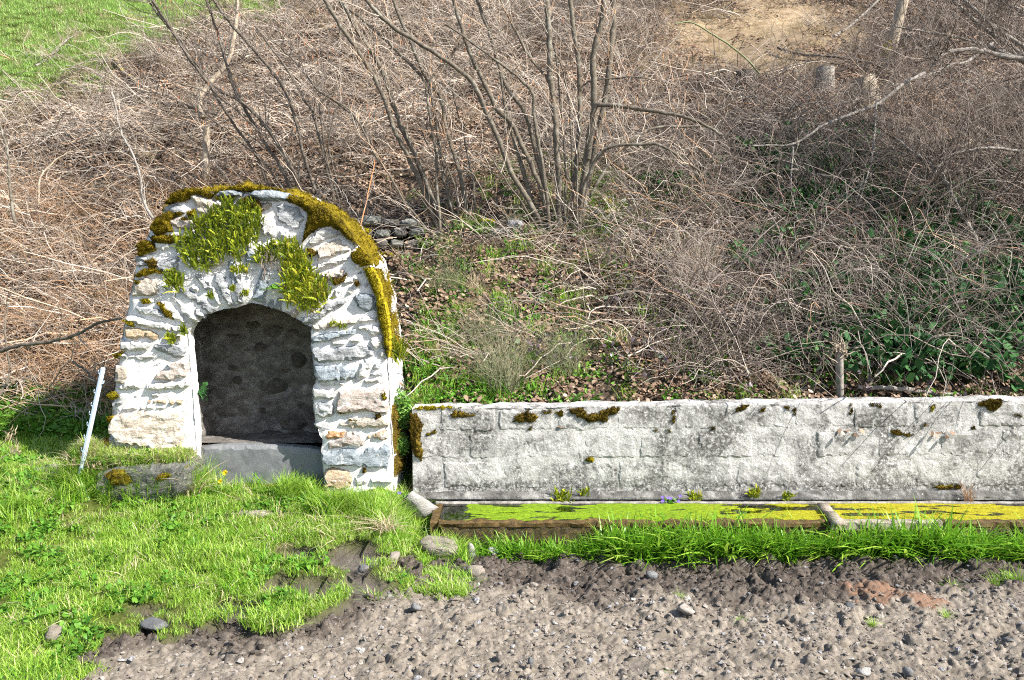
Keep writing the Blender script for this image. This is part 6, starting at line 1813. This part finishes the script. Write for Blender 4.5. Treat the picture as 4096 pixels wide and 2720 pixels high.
scatter("stray_tufts", [blades(22, .025, .05, .13, .005, .9, 1.1)+(GRASS,), blades(18, .02, .05, .12, .005, 1.0, 1.2)+(LONG,)], np.stack([x, y, np.full(len(x), -.215)], 1), zrot(len(x), .15), np.array(gs), "stray grass tufts in the dug soil", "grass")
# ---- loose clods and gravel on the field
def pebble(seed):
    rg = np.random.default_rng(seed)
    t = np.linspace(0, 2*math.pi, 8)[:-1]
    v = []
    for z, r in ((-.4, .55), (-.05, 1), (.32, .8), (.55, .35)):
        v += [(math.cos(a)*r*rg.uniform(.55, 1.25), math.sin(a)*r*rg.uniform(.55, 1.25), z*rg.uniform(.5, 1.4)) for a in t]
    v += [(0, 0, .6)]
    f = [(k*7+i, k*7+(i+1) % 7, (k+1)*7+(i+1) % 7, (k+1)*7+i) for k in range(3) for i in range(7)] + [(21+i, 21+(i+1) % 7, 28) for i in range(7)]
    return np.array(v), f
def clodm(name, stops):
    m, nt, b = new_mat(name)
    oi = N(nt, "ShaderNodeObjectInfo")
    c = ramp(nt, oi.outputs["Random"], stops)
    p = pos_node(nt)
    c = mix(nt, step(nt, noise(nt, p, 90, 5, .7), .45, .7), c, stops[0][1])
    nt.links.new(c, b.inputs["Base Color"])
    bump(nt, b, noise(nt, p, 200, 5, .7), .6, .005)
    return m
CL = clodm("clod", [(0, (.12, .10, .08)), (.5, (.23, .197, .162)), (.85, (.31, .275, .235)), (.95, (.24, .24, .245)), (1, (.42, .40, .37))])
x, y = area(26000, -3.3, 3.9, -2.95, -.6)
s_ = soil_mask(x, y)
x, y = keep(x, y, ss(.5, .9, s_)*.8)
jx, jy = np.clip(((x+3.5)/FS_).astype(int), 0, len(fx)-1), np.clip(((y+3.0)/FS_).astype(int), 0, len(fy)-1)
sz = .0035 + .017*R.random(len(x))**5
z = FZ[jy, jx] + sz*.2
CLW = clodm("damp_clod", [(0, (.03, .024, .019)), (.5, (.07, .056, .045)), (.85, (.13, .108, .09)), (.97, (.18, .18, .18)), (1, (.34, .32, .30))])
kw = (wet[jy, jx] + R.normal(0, .15, len(x)) > .5)*6 + R.integers(0, 6, len(x))
scatter("soil_clods", [pebble(i)+(CL,) for i in range(6)] + [pebble(i)+(CLW,) for i in range(6)], np.stack([x, y, z], 1), np.stack([R.uniform(-.6, .6, len(x)), R.uniform(-.6, .6, len(x)), R.uniform(0, 6.28, len(x))], 1),
        sz[:, None]*np.stack([R.uniform(.8, 1.4, len(x)), R.uniform(.8, 1.3, len(x)), R.uniform(.6, 1.1, len(x))], 1), "crumbly clods and gravel strewn over the field", "clods", idx=kw)

# ================================================================== SMALL PLANTS ONE CAN COUNT
def tuft(name, base, v, f, mat, label, cat):
    return tag(obj(name, v + np.asarray(base), f, mat, None, False, base), label, cat)
for (px_, py_, n, h, mt, label) in ((2247, 2000, 40, .085, FERN, "dense fern tuft at the wall foot, leftmost in the row"), (2333, 1975, 14, .05, FERN, "tiny fern tuft right of the leftmost one on the wall"),
                                    (2782, 1998, 40, .06, FERN, "golden low fern tuft beside the violets on the wall foot"), (3012, 1985, 46, .07, FERN, "round green fern tuft at mid wall foot"),
                                    (3150, 1998, 30, .065, FERN, "narrow fern tuft just right of the round one")):
    fern([(px_-22, py_-10), (px_+22, py_-10), (px_+16, py_+12), (px_-14, py_+12)], n, h, label, y=-.045)
b_ = P(3870, 2018, -.06)
tuft("dry_grass_tuft", b_, *blades(70, .03, .12, .22, .003, .35, .5), leafy("rust_grass", [(0, (.30, .15, .08)), (1, (.55, .36, .22))], .8, .2), "rust brown dry grass tuft at the wall foot by the right end", "grass tuft")
b_ = G(1545, 2150); tuft("dry_grass_tuft", b_+np.array([0, -.05, .07]), *blades(120, .06, .08, .17, .004, 1.2, 2.0), STRAW, "matted straw tuft hanging over the bank left of the trough", "grass tuft")
b_ = G(985, 2005); tuft("dry_grass_tuft", b_, *blades(90, .07, .05, .13, .004, 1.0, 1.8), STRAW, "small straw tuft before the grey slab", "grass tuft")
b_ = G(765, 1985); tuft("dry_grass_tuft", b_, *blades(90, .06, .10, .26, .0045, .8, 1.2), STRAW, "tall bleached grass tuft at the slab's left corner", "grass tuft")
b_ = G(820, 1960); tuft("rush_tuft", b_, *blades(36, .05, .22, .38, .0035, .6, .5), LONG, "tall thin dark grass tuft before the grey slab's left half", "grass tuft")
# cushion plants on the niche's flank
for (px_, py_, rx, ry, Yv, label) in ((1608, 1640, 42, 85, .12, "large soft green cushion plant hanging between niche and wall"), (1602, 1775, 30, 52, .08, "smaller green cushion plant below the large one on the flank")):
    c = P(px_, py_, Yv); s = (Yv+6.5)/FPX
    n = 900
    d = R.normal(0, 1, (n, 3)); d /= np.linalg.norm(d, axis=1, keepdims=True)
    p = c + d*np.array([rx*s, .07, ry*s])*(R.random((n, 1))**.33)*(1+.25*vn(d[:, 0]*3, d[:, 1]*3, d[:, 2]*3, 2))[:, None]
    az = R.uniform(0, 6.28, n)
    dv = np.stack([np.cos(az), np.sin(az), R.normal(0.3, .6, n)], 1)*.012
    sv = np.cross(dv, R.normal(0, 1, (n, 3))); sv /= np.linalg.norm(sv, axis=1, keepdims=True)
    pts = p[:, None] + dv[:, None]*np.array([-1, 0, 1.0])[None, :, None]
    v, f = ribbons(pts, np.tile([.003, .013, .002], (n, 1)), sv)
    t = thing("cushion_plant", c - np.array([0, 0, ry*s]), label, "plant")
    A = Acc(); A.add(v, f); A.obj("foliage", CUSHION, t)
    A = Acc()
    st = np.linspace(c - np.array([0, -.06, ry*s]), c + np.array([0, 0, ry*s*.6]), 6)
    q = st[None] + R.normal(0, .012, (9, 6, 3)); v, f = tubes(q, np.full((9, 6), .002), 4); A.add(v, f); A.obj("stems", BARKD, t)
b_ = P(800, 1600, NY+.17)
n = 60; v, f = leaves(n, .06, .03, .9, .12, .8)
tuft("ivy_sprig", b_, v, f, IVY, "dark ivy sprig clinging inside the niche's left jamb", "ivy")
rosette("weed_rosette", G(215, 2480)+np.array([0, 0, .02]), 12, .11, .03, HERB, "big pale green weed rosette in the lower left lawn", "weed", .7)
rosette("leafy_weed", G(1795, 2040)+np.array([0, 0, .02]), 10, .09, .02, HERB, "dark green leafy weed at the trough's left end", "weed", .9)
rosette("leafy_weed", G(560, 2025)+np.array([0, 0, .01]), 9, .08, .025, HERB, "flat leafy weed below the mossy kerb stone", "weed", .4)
rosette("leafy_weed", G(1060, 1985)+np.array([0, 0, .02]), 12, .10, .035, HERB, "broad leaved weed against the grey slab's foot", "weed", .7)
rosette("bramble_shoot", P(2540, 1500, .5), 6, .06, .035, PURPLE, "grey green bramble shoot standing above the wall's middle", "bramble", .6)
# dandelions
m, nt, b = new_mat("dandelion_yellow"); b.inputs["Base Color"].default_value = (.80, .62, .01, 1)
for (fx0, fy0, sx0, sy0, r, label) in ((900, 1890, 905, 1985, .018, "taller yellow dandelion flower before the grey slab"), (881, 1925, 845, 2000, .015, "lower yellow dandelion flower leaning left of the taller one")):
    g = G(sx0, sy0); hd = P(fx0, fy0, g[1]-.02)
    t = thing("dandelion", g, label, "flower")
    v, f = tubes(spline([g-np.array([0, 0, .02]), (g+hd)/2+np.array([.005, -.01, .01]), hd], 9)[None], np.full((1, 9), .0022), 5)
    A = Acc(); A.add(v, f); A.obj("stalk", HERB, t)
    n = 70; az = R.uniform(0, 6.28, n); el = R.uniform(-.1, 1.2, n)
    d = np.stack([np.cos(az)*np.cos(el), np.sin(el)*-.8 + np.sin(az)*np.cos(el)*.3, np.sin(az)*np.cos(el)], 1)
    pts = hd + d[:, None]*np.linspace(.1, 1, 3)[None, :, None]*r
    v, f = ribbons(pts, np.tile([.002, .005, .004], (n, 1)), np.cross(d, [.1, 1, .2]))
    A = Acc(); A.add(v, f); A.obj("flower_head", m, t)
# violets
m, nt, b = new_mat("violet_petal"); b.inputs["Base Color"].default_value = (.26, .16, .70, 1)
for (px_, py_, Yv, nfl, sp, label) in ((2680, 2000, -.06, 7, .085, "violet clump with purple flowers at the wall's foot"), (1612, 1985, -.2, 2, .05, "two small violets by the niche's right foot")):
    c = P(px_, py_, Yv)
    t = thing("violet_plant", c - np.array([0, 0, .04]), label, "flower")
    v, f = leaves(40, .045, .03, .7, .05, .8); A = Acc(); A.add(v + c - np.array([0, 0.0, .04]), f); A.obj("leaves", HERB, t)
    for k in range(nfl):
        h = c + np.array([R.uniform(-1, 1)*sp, -.035+R.normal(0, .01), R.uniform(.0, .05)])
        A = Acc()
        for j in range(5):
            a = 2*math.pi*j/5 + .3
            d = np.array([math.cos(a), -.15, math.sin(a)])*.011
            v, f = ribbons((h + d*np.linspace(0, 1, 3)[:, None])[None], np.array([[.003, .010, .005]]), np.array([[-math.sin(a), 0, math.cos(a)]])); A.add(v, f)
        o = A.obj("blossom", m, t)
        v, f = tubes(np.linspace(h, c-np.array([0, 0, .04]), 4)[None], np.full((1, 4), .0012), 4); A = Acc(); A.add(v, f); A.obj("stalk", HERB, t)
# dried seed heads at the left edge
for (px_, py_, label) in ((45, 1740, "dried curled seed head stalk at the left edge, upper one"), (60, 1800, "dried curled seed head stalk at the left edge, lower one")):
    hd = P(px_, py_, -.25); g = np.array([hd[0]-.35, hd[1]+.05, terr(hd[0]-.35, hd[1]+.05)])
    t = thing("dried_flower_stalk", g, label, "dried plant")
    v, f = tubes(spline([g, g*.4+hd*.6+np.array([0, 0, .0]), hd], 10)[None], np.full((1, 10), .003), 5); A = Acc(); A.add(v, f); A.obj("stalk", STRAW, t)
    n = 40; d = R.normal(0, 1, (n, 3)); d /= np.linalg.norm(d, axis=1, keepdims=True)
    u = np.linspace(0, 1, 5); pts = hd + R.normal(0, .02, (n, 1, 3)) + d[:, None]*u[None, :, None]*.035 + np.cross(d, [0, 1, 0])[:, None]*(u**2)[None, :, None]*.03
    v, f = ribbons(pts, np.tile([.004, .008, .008, .006, .002], (n, 1)), np.cross(d, [.2, .9, .3])); A = Acc(); A.add(v, f); tag(A.obj("seed_head", STRAW, t), kind="stuff")
# broom and wispy bushes on the slope
for (px_, py_, n, h, w, mt, label) in ((2010, 1560, 380, .55, .16, BROOM, "wispy grey green broom bush in the middle of the slope"), (2250, 1500, 240, .45, .13, BROOM, "smaller leaning broom bush right of the wispy one"),
                                       (1800, 1180, 200, .45, .12, BROOM, "thin green broom below the left hazel clump"), (2760, 1170, 320, .55, .22, TWIG, "grey dry wispy bush on the slope right of the hazel"),
                                       (1930, 1380, 200, .4, .14, BROOM, "faint green broom bush above the wispy one"), (3500, 1080, 260, .5, .22, TWIG, "pale dry bush arching over the right thicket")):
    g = G(px_, py_)
    v, f = tangle(n, w, h*.5, h*1.25, .0008, .0019, .7, 1.5, .05, 6)
    tuft("broom_bush", g, v, f, mt, label, "bush")
